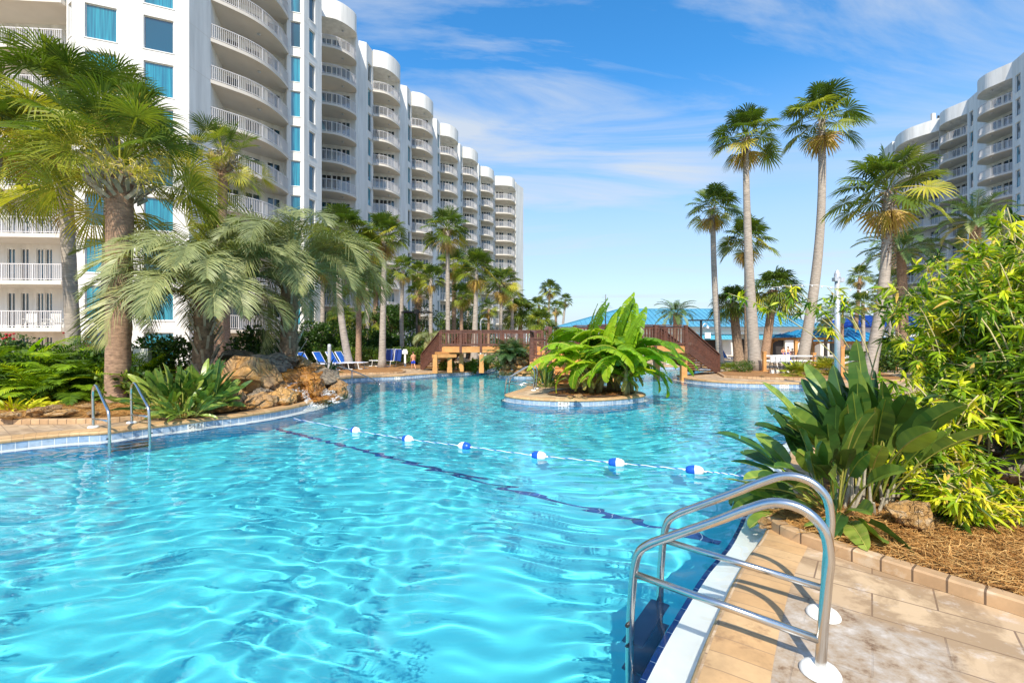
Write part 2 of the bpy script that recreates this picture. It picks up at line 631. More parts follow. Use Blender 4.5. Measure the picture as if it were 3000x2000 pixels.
def rock_mat(name, a, c, d, sc=1.6):
    m, nt, b = newmat(name)
    n1 = noisefac(nt, sc, 7, 0.62, dist=1.2)
    n2 = noisefac(nt, sc * 5, 8, 0.7)
    col = ramp(nt, n1, [(0.30, a), (0.48, c), (0.62, d), (0.75, tuple(x * 0.75 for x in a))])
    col = mixc(nt, 0.6, col, ramp(nt, n2, [(0.32, (0.32, 0.30, 0.28)), (0.55, (1.0, 1.0, 1.0)), (0.72, (1.35, 1.35, 1.35))]), 'MULTIPLY')
    tcn = nt.nodes.new('ShaderNodeTexCoord')
    vo = nt.nodes.new('ShaderNodeTexVoronoi')
    vo.feature = 'DISTANCE_TO_EDGE'
    vo.inputs['Scale'].default_value = sc * 1.3
    vadd = nt.nodes.new('ShaderNodeVectorMath')
    nt.links.new(tcn.outputs['Object'], vadd.inputs[0])
    sc3 = nt.nodes.new('ShaderNodeVectorMath')
    sc3.operation = 'SCALE'
    sc3.inputs['Scale'].default_value = 0.35
    nzv = nt.nodes.new('ShaderNodeTexNoise')
    nzv.inputs['Scale'].default_value = 3.0
    nt.links.new(tcn.outputs['Object'], nzv.inputs[0])
    nt.links.new(nzv.outputs['Color'], sc3.inputs[0])
    nt.links.new(sc3.outputs[0], vadd.inputs[1])
    nt.links.new(vadd.outputs[0], vo.inputs['Vector'])
    crack = ramp(nt, vo.outputs['Distance'], [(0.0, (.25, .22, .2)), (0.025, (.8, .8, .8)), (0.06, (1, 1, 1))])
    col = mixc(nt, 0.8, col, crack, 'MULTIPLY')
    nt.links.new(col, b.inputs['Base Color'])
    b.inputs['Roughness'].default_value = 0.75
    bump(nt, b, mth(nt, 'ADD', mth(nt, 'ADD', n2, mth(nt, 'MULTIPLY', n1, 2.0)), crack), 0.8, 0.05)
    return m


M['rock'] = rock_mat('sandstone', (0.20, 0.13, 0.08), (0.42, 0.26, 0.12), (0.48, 0.24, 0.06))
M['rock_gold'] = rock_mat('golden_sandstone', (0.38, 0.22, 0.09), (0.54, 0.30, 0.09), (0.58, 0.42, 0.25))
M['rock_wet'] = rock_mat('wet_sandstone', (0.10, 0.05, 0.02), (0.34, 0.14, 0.025), (0.42, 0.19, 0.03))
M['rock_wet'].node_tree.nodes['Principled BSDF'].inputs['Roughness'].default_value = 0.25
M['rock_grey'] = rock_mat('grey_stone', (0.13, 0.11, 0.09), (0.24, 0.20, 0.15), (0.32, 0.26, 0.19))


def straw_mat(name, a, c, d):
    m, nt, b = newmat(name)
    n1 = noisefac(nt, 12.0, 8, 0.75)
    n2 = noisefac(nt, 1.4, 4, 0.6)
    col = ramp(nt, n1, [(0.32, a), (0.5, c), (0.7, d)])
    col = mixc(nt, 0.5, col, ramp(nt, n2, [(0.3, (0.6, 0.6, 0.6)), (0.7, (1.3, 1.3, 1.3))]), 'MULTIPLY')
    nt.links.new(col, b.inputs['Base Color'])
    b.inputs['Roughness'].default_value = 0.9
    bump(nt, b, n1, 0.8, 0.03)
    return m


M['straw'] = straw_mat('pine_straw', (0.10, 0.04, 0.015), (0.30, 0.14, 0.04), (0.46, 0.25, 0.08))
M['mulch'] = straw_mat('dark_mulch', (0.03, 0.016, 0.01), (0.09, 0.05, 0.03), (0.16, 0.1, 0.06))
M['soil_green'] = straw_mat('ground_far', (0.05, 0.08, 0.02), (0.12, 0.13, 0.06), (0.2, 0.17, 0.1))
M['needle'] = foliage('needles', [(0.0, (0.16, 0.06, 0.018)), (0.5, (0.42, 0.2, 0.05)), (1.0, (0.6, 0.38, 0.14))], 0.7, 0.1)

M['trunk_grey'] = simple('palm_trunk_grey', (0.36, 0.31, 0.26), 0.9, var=0.35, scale=5, bmp=0.6, stretch=(0.8, 0.8, 5.0), detail=6)
M['trunk_red'] = simple('palm_trunk_brown', (0.34, 0.215, 0.14), 0.9, var=0.45, scale=7, bmp=0.9, stretch=(1.2, 1.2, 3.0), detail=7)
M['trunk_rough'] = simple('palm_trunk_rough', (0.25, 0.17, 0.11), 0.95, var=0.5, scale=9, bmp=0.9, detail=7)
M['boot'] = simple('palm_boots', (0.36, 0.32, 0.24), 0.85, var=0.35, scale=8, bmp=0.4)
M['bark'] = simple('tree_bark', (0.12, 0.08, 0.05), 0.95, var=0.4, scale=8, bmp=0.6)
M['stem'] = simple('banana_stem', (0.25, 0.19, 0.07), 0.7, var=0.5, scale=4, bmp=0.3, stretch=(2, 2, 0.5))
M['stem_green'] = simple('green_stalk', (0.10, 0.16, 0.035), 0.55, var=0.3, scale=5)
M['cane'] = simple('bamboo_cane', (0.42, 0.36, 0.16), 0.5, var=0.3, scale=5)
M['fan'] = foliage('fan_palm_leaf', [(0.0, (0.030, 0.065, 0.010)), (0.35, (0.095, 0.150, 0.020)), (0.65, (0.30, 0.32, 0.035)), (0.85, (0.55, 0.45, 0.06)), (1.0, (0.42, 0.27, 0.11))], 0.4, 0.3)
M['silver'] = foliage('pindo_leaf', [(0.0, (0.080, 0.110, 0.050)), (0.5, (0.25, 0.28, 0.115)), (0.85, (0.46, 0.44, 0.18)), (1.0, (0.36, 0.25, 0.12))], 0.45, 0.2)
M['feather'] = foliage('feather_palm_leaf', [(0.0, (0.03, 0.07, 0.02)), (0.5, (0.10, 0.17, 0.05)), (0.85, (0.32, 0.34, 0.10)), (1.0, (0.4, 0.28, 0.1))], 0.45, 0.2)
M['banana'] = foliage('banana_leaf', [(0.0, (0.05, 0.15, 0.01)), (0.5, (0.22, 0.38, 0.015)), (0.8, (0.50, 0.54, 0.03)), (1.0, (0.45, 0.34, 0.12))], 0.35, 0.4)
M['strel'] = foliage('strelitzia_leaf', [(0.0, (0.018, 0.045, 0.012)), (0.5, (0.050, 0.125, 0.026)), (0.8, (0.25, 0.34, 0.05)), (1.0, (0.50, 0.46, 0.12))], 0.33, 0.2, 0.5)
M['lime'] = foliage('bamboo_leaf', [(0.0, (0.02, 0.06, 0.006)), (0.5, (0.21, 0.35, 0.012)), (0.85, (0.66, 0.64, 0.02)), (1.0, (0.55, 0.36, 0.08))], 0.45, 0.3)
M['leaf'] = foliage('shrub_leaf', [(0.0, (0.012, 0.04, 0.008)), (0.5, (0.05, 0.11, 0.015)), (0.85, (0.22, 0.30, 0.03)), (1.0, (0.35, 0.33, 0.05))], 0.4, 0.25)
M['flower'] = simple('red_petals', (0.62, 0.03, 0.05), 0.6)

# ------------------------------------------------------------------ pool, decks, beds
WZ = -0.18


def V2(seq):
    return [Vector((a, b)) for a, b in seq]


def gp(u, v, z=0.0):
    p = G(u, v, z)
    return (p.x, p.y)


pool_ctrl = [gp(2033, 1997), gp(2132, 1752), gp(2194, 1632), gp(2257, 1536), (3.4, 5.7), (4.9, 7.8), (7.4, 10.2), (9.6, 12.4), (11.8, 14.6),
             gp(2398, 1129, -.08), gp(2284, 1126.5, -.08), gp(2131, 1123, -.08), gp(2029, 1114, -.08), gp(1983, 1104, -.08), (8.6, 22.4), (11.4, 26.0),
             (13.2, 29.2), (9.2, 30.2), (4.0, 30.6), (0.6, 31.2), gp(1466, 1074.5, -.08), gp(1431, 1081.5, -.08), gp(1384, 1090, -.08), gp(1267, 1095.5, -.08),
             gp(1150, 1104, -.08), (-7.0, 21.1), (-7.6, 19.8), (-7.4, 18.4), (-6.5, 16.9), (-5.75, 15.7), (-5.38, 14.5), (-5.3, 13.2),
             (-5.4, 11.9), (-5.6, 10.96), (-5.99, 10.12), (-6.35, 9.74), gp(548, 1243, -.08), gp(432, 1257, -.08), gp(311, 1273, -.08),
             gp(200, 1280, -.08), gp(0, 1300, -.08), (-9.4, 6.3), (-10.4, 4.5), (-10.6, 2), (-9.8, -1), (-7, -3), (-4, -3.3), (-2, -2.2), (-1.0, -.75), (-.05, .75)]
island_ctrl = [gp(1482, 1163, -.08), gp(1530, 1171, -.08), gp(1600, 1176, -.08), gp(1700, 1177.5, -.08), gp(1800, 1173, -.08), gp(1870, 1166, -.08),
               gp(1889, 1159, -.08), (3.95, 15.4), (3.5, 16.6), (2.8, 17.6), (1.6, 17.9), (0.7, 17.0), gp(1532, 1137), gp(1495, 1149)]
rock_ctrl = [(-.6, 22.9), (.1, 22.25), (1.0, 22.15), (2.2, 22.4), (3.2, 23.4), (3.2, 25), (2, 26), (.4, 25.6), (-.5, 24.4)]
POOL = [Vector((p.x, p.y)) for p in smooth_line([(a, b, 0) for a, b in pool_ctrl], 5, True)]
ISL = [Vector((p.x, p.y)) for p in smooth_line([(a, b, 0) for a, b in island_ctrl], 6, True)]
RCK = [Vector((p.x, p.y)) for p in smooth_line([(a, b, 0) for a, b in rock_ctrl], 6, True)]


def area(p):
    return sum(p[i].x * p[(i + 1) % len(p)].y - p[(i + 1) % len(p)].x * p[i].y for i in range(len(p))) / 2


if area(POOL) < 0:
    POOL.reverse()           # counter-clockwise: water on the left hand
if area(ISL) > 0:
    ISL.reverse()            # clockwise: water outside is on the left hand
if area(RCK) > 0:
    RCK.reverse()


def offset_loop(pts, d, closed=True):
    """move every point by d to the left hand of the direction of travel"""
    n = len(pts)
    out = []
    for i in range(n):
        a = pts[(i - 1) % n] if closed or i > 0 else pts[i]
        c = pts[(i + 1) % n] if closed or i < n - 1 else pts[i]
        t = (c - a).normalized()
        out.append(pts[i] + Vector((-t.y, t.x)) * d)
    return out


def sweep(mb, pts, prof, closed=True, mat=0):
    """profile [(n, z)] swept along a plan line, n to the left; carries the run length"""
    n = len(pts)
    run = [0.0]
    for i in range(n):
        run.append(run[-1] + (pts[(i + 1) % n] - pts[i]).length)
    rows = []
    for d, z in prof:
        rows.append([(p.x, p.y, z) for p in offset_loop(pts, d, closed)])
    cnt = n + 1 if closed else n
    vs = []
    sv = []
    for i in range(cnt):
        for r_ in rows:
            vs.append(r_[i % n])
            sv.append(run[i] + 0.001)
    k = len(prof)
    fs = []
    for i in range(cnt - 1):
        for j in range(k - 1):
            fs.append((i * k + j, (i + 1) * k + j, (i + 1) * k + j + 1, i * k + j + 1))
    mb.add(vs, fs, mat, 0.5, sv)


def fill(name, outer, holes, z, mat, kind=None, parent=None):
    bm = bmesh.new()
    for loop in [outer] + holes:
        vs = [bm.verts.new((p[0], p[1], z)) for p in loop]
        for i in range(len(vs)):
            bm.edges.new((vs[i], vs[(i + 1) % len(vs)]))
    bmesh.ops.triangle_fill(bm, use_beauty=True, use_dissolve=False, edges=bm.edges[:])
    for f in bm.faces:
        if f.normal.z < 0:
            f.normal_flip()
    me = bpy.data.meshes.new(name)
    bm.to_mesh(me)
    bm.free()
    me.materials.append(mat)
    o = link_mesh(name, me, parent)
    if kind:
        tag(o, kind=kind)
    return o


deck_rect = V2([(-60, -12), (60, -12), (60, 60), (-60, 60)])
fill('pool_deck', deck_rect, [POOL], 0.0, M['deck'], 'structure')
fill('island_deck', ISL, [], 0.0, M['deck'], 'structure')
fill('rock_island_ground', RCK, [], 0.0, M['straw'], 'structure')
fill('ground', V2([(-1500, -1500), (1500, -1500), (1500, 2500), (-1500, 2500)]), [V2([(-59, -11), (59, -11), (59, 59), (-59, 59)])], -0.02, M['soil_green'], 'structure')
mb = MB()
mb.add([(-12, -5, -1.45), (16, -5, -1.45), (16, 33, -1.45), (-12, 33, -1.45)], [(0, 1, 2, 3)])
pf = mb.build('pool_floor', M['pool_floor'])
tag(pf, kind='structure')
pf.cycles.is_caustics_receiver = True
for nm, loop in (('pool', POOL), ('island', ISL), ('rock_island', RCK)):
    mb = MB()
    sweep(mb, loop, [(-.30, .004), (-.10, .007), (-.02, .003), (.014, -.012), (.028, -.038), (.018, -.066), (-.01, -.082)])
    tag(mb.build(nm + '_coping', M['coping'], smooth=True), kind='structure')
    mb = MB()
    sweep(mb, loop, [(0, -.07), (0, -.222)])
    tag(mb.build(nm + '_waterline_tiles', M['tile']), kind='structure')
    mb = MB()
    wdt = .27 if nm == 'pool' else .10
    sweep(mb, loop, [(0, -.215), (wdt, -.215)])
    o = tag(mb.build(nm + '_shelf', M['shelf']), kind='structure')
    o.cycles.is_caustics_receiver = True
    mb = MB()
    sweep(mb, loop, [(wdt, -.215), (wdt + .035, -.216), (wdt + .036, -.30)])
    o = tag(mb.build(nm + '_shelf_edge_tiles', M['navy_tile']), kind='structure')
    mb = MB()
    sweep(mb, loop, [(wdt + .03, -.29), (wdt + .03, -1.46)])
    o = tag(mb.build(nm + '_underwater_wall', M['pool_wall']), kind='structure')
    o.cycles.is_caustics_receiver = True


def inside_mask(X, Y, poly):
    c = np.zeros(X.shape, bool)
    n = len(poly)
    for i in range(n):
        a, b2 = poly[i], poly[(i + 1) % n]
        if a.y == b2.y:
            continue
        cond = ((a.y > Y) != (b2.y > Y)) & (X < (b2.x - a.x) * (Y - a.y) / (b2.y - a.y) + a.x)
        c ^= cond
    return c


# water surface: a real, gently rippled sheet (its waves focus the sun on the pool floor)
def water_sheet():
    xs = np.arange(-11.0, 14.2, 0.027)
    ys = np.arange(-3.6, 31.8, 0.027)
    X, Y = np.meshgrid(xs, ys)
    rng = np.random.default_rng(5)
    Z = np.zeros_like(X)
    wx = X + 0.35 * np.sin(0.7 * Y + 1.3) + 0.2 * np.sin(1.9 * X - 0.8 * Y)
    wy = Y + 0.22 * np.sin(0.9 * X + 0.4) + 0.10 * np.sin(2.3 * X + 1.1 * Y)
    w2x = X + 0.26 * np.sin(0.9 * Y + 1.3) + 0.18 * np.sin(1.9 * X - 1.0 * Y) + .08 * np.sin(3.7 * X + 2.7 * Y + 2)
    w2y = Y + 0.26 * np.sin(0.8 * X + 0.4) + 0.12 * np.sin(2.1 * X + 1.2 * Y) + .045 * np.sin(4.3 * X - 1.9 * Y + 1) + .02 * np.sin(7.7 * X + 2.9 * Y)
    for lam, ad, ph in ((.29, 80, 0), (.24, 93, 1.0), (.205, 84, 2.1), (.18, 97, 3.3), (.157, 76, 4.0), (.345, 100, 5.2)):
        k = 2 * PI / lam
        a = R(ad)
        Z += 0.0108 * lam ** 2 * np.sin(k * (w2x * math.cos(a) + w2y * math.sin(a)) + ph)
    for i in range(24):
        lam = rng.uniform(.16, .42)
        a = rng.uniform(0, 6.28)
        k = 2 * PI / lam
        Z += 0.0025 * lam ** 2 * np.sin(k * (wx * math.cos(a) + wy * math.sin(a)) + rng.uniform(0, 6.28))
    Z = Z + WZ
    n1, n0 = X.shape
    m = inside_mask(X, Y, offset_loop(POOL, -0.06))
    fm = m[:-1, :-1] | m[1:, :-1] | m[:-1, 1:] | m[1:, 1:]
    idx = np.arange(n0 * n1).reshape(n1, n0)
    q = np.stack([idx[:-1, :-1], idx[:-1, 1:], idx[1:, 1:], idx[1:, :-1]], -1)[fm]
    used = np.unique(q)
    remap = np.full(n0 * n1, -1)
    remap[used] = np.arange(len(used))
    q = remap[q]
    v = np.stack([X, Y, Z], -1).reshape(-1, 3)[used]
    me = bpy.data.meshes.new('pool_water')
    me.vertices.add(len(v))
    me.vertices.foreach_set('co', v.astype(np.float32).reshape(-1))
    me.loops.add(len(q) * 4)
    me.loops.foreach_set('vertex_index', q.reshape(-1).astype(np.int32))
    me.polygons.add(len(q))
    me.polygons.foreach_set('loop_start', np.arange(0, len(q) * 4, 4, dtype=np.int32))
    me.polygons.foreach_set('loop_total', np.full(len(q), 4, dtype=np.int32))
    me.polygons.foreach_set('use_smooth', [True] * len(q))
    me.materials.append(M['water'])
    me.update(calc_edges=True)
    o = link_mesh('pool_water', me)
    o.cycles.is_caustics_caster = True
    tag(o, kind='structure')


water_sheet()


# dark tile line across the pool floor (surveyed through the surface)
def floor_point(u, v):
    w_ = G(u, v, WZ)
    d = (w_ - Vector((0, 0, CAMZ))).normalized()
    hx = Vector((d.x, d.y, 0)) / 1.333
    s = hx.length
    t = s / math.sqrt(1 - s * s) * (1.45 + WZ)
    h = Vector((d.x, d.y, 0)).normalized()
    return Vector((w_.x + h.x * t, w_.y + h.y * t))


ln = [floor_point(u, v) for u, v in ((765, 1246), (1071, 1320), (1301, 1381), (1556, 1445), (1913, 1526), (2120, 1590))]
a_, b_ = ln[0], ln[-1]
mb = MB()
sweep(mb, [a_ + (b_ - a_) * (i / 60) for i in range(61)], [(-.06, -1.444), (.06, -1.444)], closed=False)
o = tag(mb.build('floor_tile_line', M['navy_tile']), kind='structure')
o.cycles.is_caustics_receiver = True


# planting beds with brick curbs
def bed(name, poly, z, mat, curb=None, mound=0.0):
    fill(name, poly, [], z, mat, 'structure')
    if curb:
        mb = MB()
        pts = [Vector((p.x, p.y)) for p in smooth_line([(a, b, 0) for a, b in curb], 5)]
        sweep(mb, pts, [(-.05, .002), (-.05, z + .018), (-.035, z + .028), (.045, z + .028), (.058, z + .012), (.058, .002)], closed=False)
        tag(mb.build(name + '_curb', M['curb']), kind='structure')


lc = [gp(-400, 1246), gp(-150, 1240), gp(0, 1241), gp(100, 1241), gp(214, 1240.5), gp(310, 1238), gp(381, 1232), gp(452, 1227), gp(520, 1227)]
bed('left_planting_bed', V2(lc + [gp(560, 1227), gp(620, 1219), gp(690, 1210), (-6.0, 11.4), (-5.72, 12.4), (-5.65, 13.4), (-5.8, 14.6), (-6.3, 15.6), (-7.4, 17.6), (-8.3, 18.9), (-30, 20.5), (-30, 10)]), .07, M['straw'], lc)
c2 = [gp(960, 1099), gp(1030, 1098), gp(1100, 1096), gp(1160, 1094), gp(1185, 1090), gp(1178, 1084)]
bed('lounger_bed', V2([(-10.6, 21.0)] + c2 + [(-7.4, 28.5), (-24, 28.5), (-24, 21.0)]), .05, M['straw'], c2)
c3 = [gp(2262, 1541), gp(2300, 1566), gp(2350, 1588), gp(2450, 1622), gp(2600, 1671), gp(2800, 1735), gp(3000, 1798), gp(3300, 1900)]
bed('right_planting_bed', V2([gp(2254, 1530)] + c3 + [(5.5, 1.2), (14, 1.2), (14, 12.5), (11.6, 13.6), (9.9, 12.0), (7.7, 9.8), (5.2, 7.5), (3.75, 5.5)]), .06, M['straw'], c3)
c4 = [(10.2, 22.8), gp(2120, 1104), gp(2133, 1106), gp(2207, 1110), gp(2309, 1112.5), gp(2411, 1116), gp(2520, 1121), (16, 18.5)]
bed('palm_bed', V2(c4 + [(19, 24), (16, 25.5), (12.4, 25.4)]), .06, M['straw'], c4)
bed('island_bed', V2([gp(1603, 1156), gp(1640, 1162), gp(1700, 1166), gp(1770, 1165), gp(1830, 1159), gp(1862, 1151), gp(1845, 1143), gp(1790, 1137), gp(1720, 1134), gp(1650, 1141), gp(1610, 1148)]), .03, M['mulch'])
bed('bridge_bed', V2([gp(1320, 1090), gp(1384, 1086), gp(1431, 1079), gp(1462, 1072.5), (-1.3, 33), (-8, 34), (-9, 27.5), (-5, 27)]), .03, M['straw'])

# ------------------------------------------------------------------ the two hotel towers
F0, FH, NF = 2.45, 2.9, 11          # first balcony slab, storey height, storeys with balconies
GROUND_Z = -0.02


def panel(mb, p0, p1, z0, z1, openings=(), depth=0.14):
    """wall panel from p0 to p1 (outside on the left of travel reversed = towards the pool), with holes and reveals"""
    p0 = Vector(p0)
    p1 = Vector(p1)
    L = (p1 - p0).length
    t = (p1 - p0) / L
    nrm = Vector((-t.y, t.x))        # inwards
    ss = sorted({0.0, L} | {o[0] for o in openings} | {o[1] for o in openings})
    zs = sorted({z0, z1} | {o[2] for o in openings} | {o[3] for o in openings})

    def pt(s_, z, d=0.0):
        q = p0 + t * s_ + nrm * d
        return (q.x, q.y, z)
    for i in range(len(ss) - 1):
        for j in range(len(zs) - 1):
            cs, cz = (ss[i] + ss[i + 1]) / 2, (zs[j] + zs[j + 1]) / 2
            if any(o[0] < cs < o[1] and o[2] < cz < o[3] for o in openings):
                continue
            mb.add([pt(ss[i], zs[j]), pt(ss[i + 1], zs[j]), pt(ss[i + 1], zs[j + 1]), pt(ss[i], zs[j + 1])], [(0, 1, 2, 3)])
    for a, b2, c, d in openings:
        mb.add([pt(a, c), pt(b2, c), pt(b2, d), pt(a, d), pt(a, c, depth), pt(b2, c, depth), pt(b2, d, depth), pt(a, d, depth)],
               [(0, 4, 5, 1), (1, 5, 6, 2), (2, 6, 7, 3), (3, 7, 4, 0)])


WINDOW_CACHE = {}


def window_mesh(wd, ht, kind='glass'):
    key = (round(wd, 2), round(ht, 2), kind)
    if key in WINDOW_CACHE:
        return WINDOW_CACHE[key]
    pane = MB()
    pane.add([(0, 0, 0), (wd, 0, 0), (wd, 0, ht), (0, 0, ht)], [(0, 1, 2, 3)])
    fr = MB()
    k = 0.05
    for c, d in (((wd / 2, -.02, k / 2), (wd, .05, k)), ((wd / 2, -.02, ht - k / 2), (wd, .05, k)),
                 ((k / 2, -.02, ht / 2), (k, .05, ht - 2 * k)), ((wd - k / 2, -.02, ht / 2), (k, .05, ht - 2 * k))):
        fr.box(c, d)
    fr.box((wd / 2, -.11, -.035), (wd + .12, .13, .05))
    WINDOW_CACHE[key] = (pane.mesh('window', M['glass']), fr.mesh('window_frame', M['white']))
    return WINDOW_CACHE[key]


WIN_LIST = []


def add_window(tower, p0, t, s0, s1, z0, z1, depth=0.14):
    nrm = Vector((-t.y, t.x))
    q = Vector(p0) + t * s0 + nrm * depth
    WIN_LIST.append((tower, q, math.atan2(t.y, t.x), s1 - s0, z1 - z0, z0))


def facet(tower, mb, p0, p1, win=None, ztop=36.0, zbot=-0.6, floors=range(-1, NF)):
    """wall facet with one column of windows at win=(s0,s1) as fractions"""
    p0 = Vector(p0)
    p1 = Vector(p1)
    L = (p1 - p0).length
    t = (p1 - p0) / L
    ops = []
    if win:
        for k in floors:
            z = F0 + FH * k
            ops.append((win[0] * L, win[1] * L, z + .5, z + 2.62))
            add_window(tower, p0, t, win[0] * L, win[1] * L, z + .5, z + 2.62)
    panel(mb, p0, p1, zbot, ztop, ops)


def railing_mesh(line, name='railing', height=1.02):
    mb = MB()
    pts = [Vector((p.x, p.y, 0)) for p in line]
    for z, hh in ((height, .05), (0.10, .04)):
        for i in range(len(pts) - 1):
            mb.bar(pts[i] + Vector((0, 0, z)), pts[i + 1] + Vector((0, 0, z)), .05, hh)
    run = 0.0
    step = 0.125
    k = 0
    for i in range(len(pts) - 1):
        d = pts[i + 1] - pts[i]
        L = d.length
        while run < L:
            q = pts[i] + d * (run / L)
            wide = .055 if k % 14 == 0 else .026
            a = math.atan2(d.y, d.x)
            c, s_ = math.cos(a) * wide / 2, math.sin(a) * wide / 2
            nx, ny = -math.sin(a) * wide / 2, math.cos(a) * wide / 2
            z0, z1 = (0.0 if k % 14 == 0 else .1), height
            vs = []
            for z in (z0, z1):
                vs += [(q.x - c - nx, q.y - s_ - ny, z), (q.x + c - nx, q.y + s_ - ny, z), (q.x + c + nx, q.y + s_ + ny, z), (q.x - c + nx, q.y - s_ + ny, z)]
            mb.add(vs, [(0, 1, 5, 4), (1, 2, 6, 5), (2, 3, 7, 6), (3, 0, 4, 7)])
            run += step
            k += 1
        run -= L
    return mb.mesh(name, M['rail_white'])


def balcony_stack(tower, arc, back, doors=((.06, .30), (.37, .61), (.68, .92)), crown=True, crown_z=(34.2, 36.15), lights=1, wallmb=None, floors=NF, lateral=None):
    """slabs, railings, doors and lights of one stack of curved balconies"""
    arc = [Vector((p.x, p.y)) for p in smooth_line([(a, b2, 0) for a, b2 in arc], 5)]
    back = [Vector(p) for p in back]
    poly = arc + list(reversed(back))
    mb = MB()
    mb.prism([(p.x, p.y) for p in poly], -0.24, 0.0)
    slab = mb.mesh('balcony', M['slab'])
    inner = offset_loop(arc, 0.07, False)
    rail = railing_mesh(inner)
    lm = MB()
    lm.lathe([(0.02, -.05), (.13, -.05), (.14, -.09), (.09, -.16), (0.01, -.18)], 10)
    c = (arc[len(arc) // 2] * .55 + (back[0] + back[-1]) / 2 * .45)
    lmesh = lm.mesh('ceiling_light', M['grey_metal'])
    b0, b1 = back[0], back[1]
    t = (b1 - b0).normalized()
    L = (b1 - b0).length
    dm = MB()
    fm = MB()
    nrm = Vector((-t.y, t.x))
    for a, e in doors:
        q0 = b0 + t * (a * L) + nrm * .10
        q1 = b0 + t * (e * L) + nrm * .10
        dm.add([(q0.x, q0.y, .05), (q1.x, q1.y, .05), (q1.x, q1.y, 2.35), (q0.x, q0.y, 2.35)], [(0, 1, 2, 3)])
        qm = (q0 + q1) / 2
        for q in (q0, qm, q1):
            fm.bar((q.x, q.y, .05), (q.x, q.y, 2.35), .07, .07)
        fm.bar((q0.x, q0.y, 2.35), (q1.x, q1.y, 2.35), .07, .07)
    door = dm.mesh('glass_door', M['door_glass'])
    dframe = fm.mesh('door_frame', M['white'])
    for k in range(floors):
        z = F0 + FH * k
        s = link_mesh('balcony', slab, tower, (0, 0, z))
        link_mesh('railing', rail, s)
        link_mesh('ceiling_light', lmesh, s, (c.x, c.y, FH - .2))
        d = link_mesh('glass_door', door, tower, (0, 0, z))
        link_mesh('door_frame', dframe, d)
    d = link_mesh('glass_door', door, tower, (0, 0, F0 - FH))
    link_mesh('door_frame', dframe, d)
    if crown:
        cb = MB()
        cb.prism([(p.x, p.y) for p in poly], crown_z[0], crown_z[1])
        cb.build('roof_crown', M['wall'], tower)
    ops = []
    for k in range(-1, floors):
        z = F0 + FH * k
        for a, e in doors:
            ops.append((a * L, e * L, z + .05, z + 2.35))
    panel(wallmb, b0, b1, -.6, 35.0, ops, .12)
    for i in range(1, len(back) - 1):
        panel(wallmb, back[i], back[i + 1], -.6, 35.0)


def finish_windows(tower, wall_limit=100):
    mine = [x for x in WIN_LIST if x[0] is tower]
    mine.sort(key=lambda x: -(x[3] * x[4]) / (x[1].length ** 2 + 30))
    rest = MB()
    for i, (_, q, a, wd, ht, z) in enumerate(mine):
        if i < wall_limit:
            pm, fm = window_mesh(wd, ht)
            o = link_mesh('window', pm, tower, (q.x, q.y, z))
            o.rotation_euler = (0, 0, a)
            link_mesh('frame', fm, o)
        else:
            t = Vector((math.cos(a), math.sin(a)))
            e = q + t * wd
            rest.add([(q.x, q.y, z), (e.x, e.y, z), (e.x, e.y, z + ht), (q.x, q.y, z + ht)], [(0, 1, 2, 3)])
    if rest.v:
        tag(rest.build('window_column', M['glass'], tower), kind='stuff')


# --- left tower
lt = thing('hotel_tower', 'long white eleven storey hotel on the left with stacked curved balconies', 'hotel', group='hotel towers')
wm = MB()
# left wing with long straight balconies
balcony_stack(lt, [(-40.0, 27.6), (-36.0, 27.9), (-32.0, 28.15), (-27.85, 28.45)], [(-40.0, 29.9), (-27.85, 30.6)],
              doors=((.02, .09), (.12, .16), (.20, .24), (.30, .37), (.43, .50), (.56, .60), (.63, .67), (.71, .745), (.755, .79), (.86, .995)), wallmb=wm)
panel(wm, (-27.85, 30.6), (-27.8, 28.75), -.6, 36)
panel(wm, (-60, 40), (-47, 27.4), -.6, 36)
facet(lt, wm, (-47, 27.4), (-43.6, 26.6), (.25, .75))
facet(lt, wm, (-43.6, 26.6), (-40.2, 27.5), (.25, .75))
panel(wm, (-40.2, 27.5), (-40.0, 30.4), -.6, 36)
facet(lt, wm, (-27.8, 28.75), (-26.85, 28.15), (.30, .85))
facet(lt, wm, (-26.85, 28.15), (-24.1, 29.2), (.20, .74))
facet(lt, wm, (-24.1, 29.2), (-21.3, 30.4), (.20, .72))
panel(wm, (-21.3, 30.4), (-21.0, 32.1), -.6, 36)
balcony_stack(lt, [(-21.0, 32.1), (-20.1, 33.0), (-19.25, 34.0), (-18.68, 35.2), (-18.45, 36.7), (-18.52, 38.2)], [(-22.2, 35.4), (-19.3, 38.9), (-18.7, 38.45)],
              doors=((.05, .25), (.35, .6), (.72, .95)), wallmb=wm)
panel(wm, (-21.0, 32.1), (-22.2, 35.4), -.6, 36)
facet(lt, wm, (-18.7, 38.25), (-17.42, 38.6), (.20, .80))
facet(lt, wm, (-17.42, 38.6), (-16.85, 40.8), (.28, .62))
panel(wm, (-16.85, 40.8), (-19.2, 45.2), -.6, 36)
ARC = [(0, 0), (1.25, .48), (2.02, 1.5), (2.42, 2.95), (2.2, 4.1)]
ARC1 = [(0, 0), (1.25, .45), (2.12, 1.35), (2.6, 2.5), (2.25, 3.6)]
anchors = [(-19.1, 46.2), (-16.45, 54.6), (-13.85, 63.7), (-11.3, 72.9), (-8.7, 81.8), (-6.1, 90.8)]
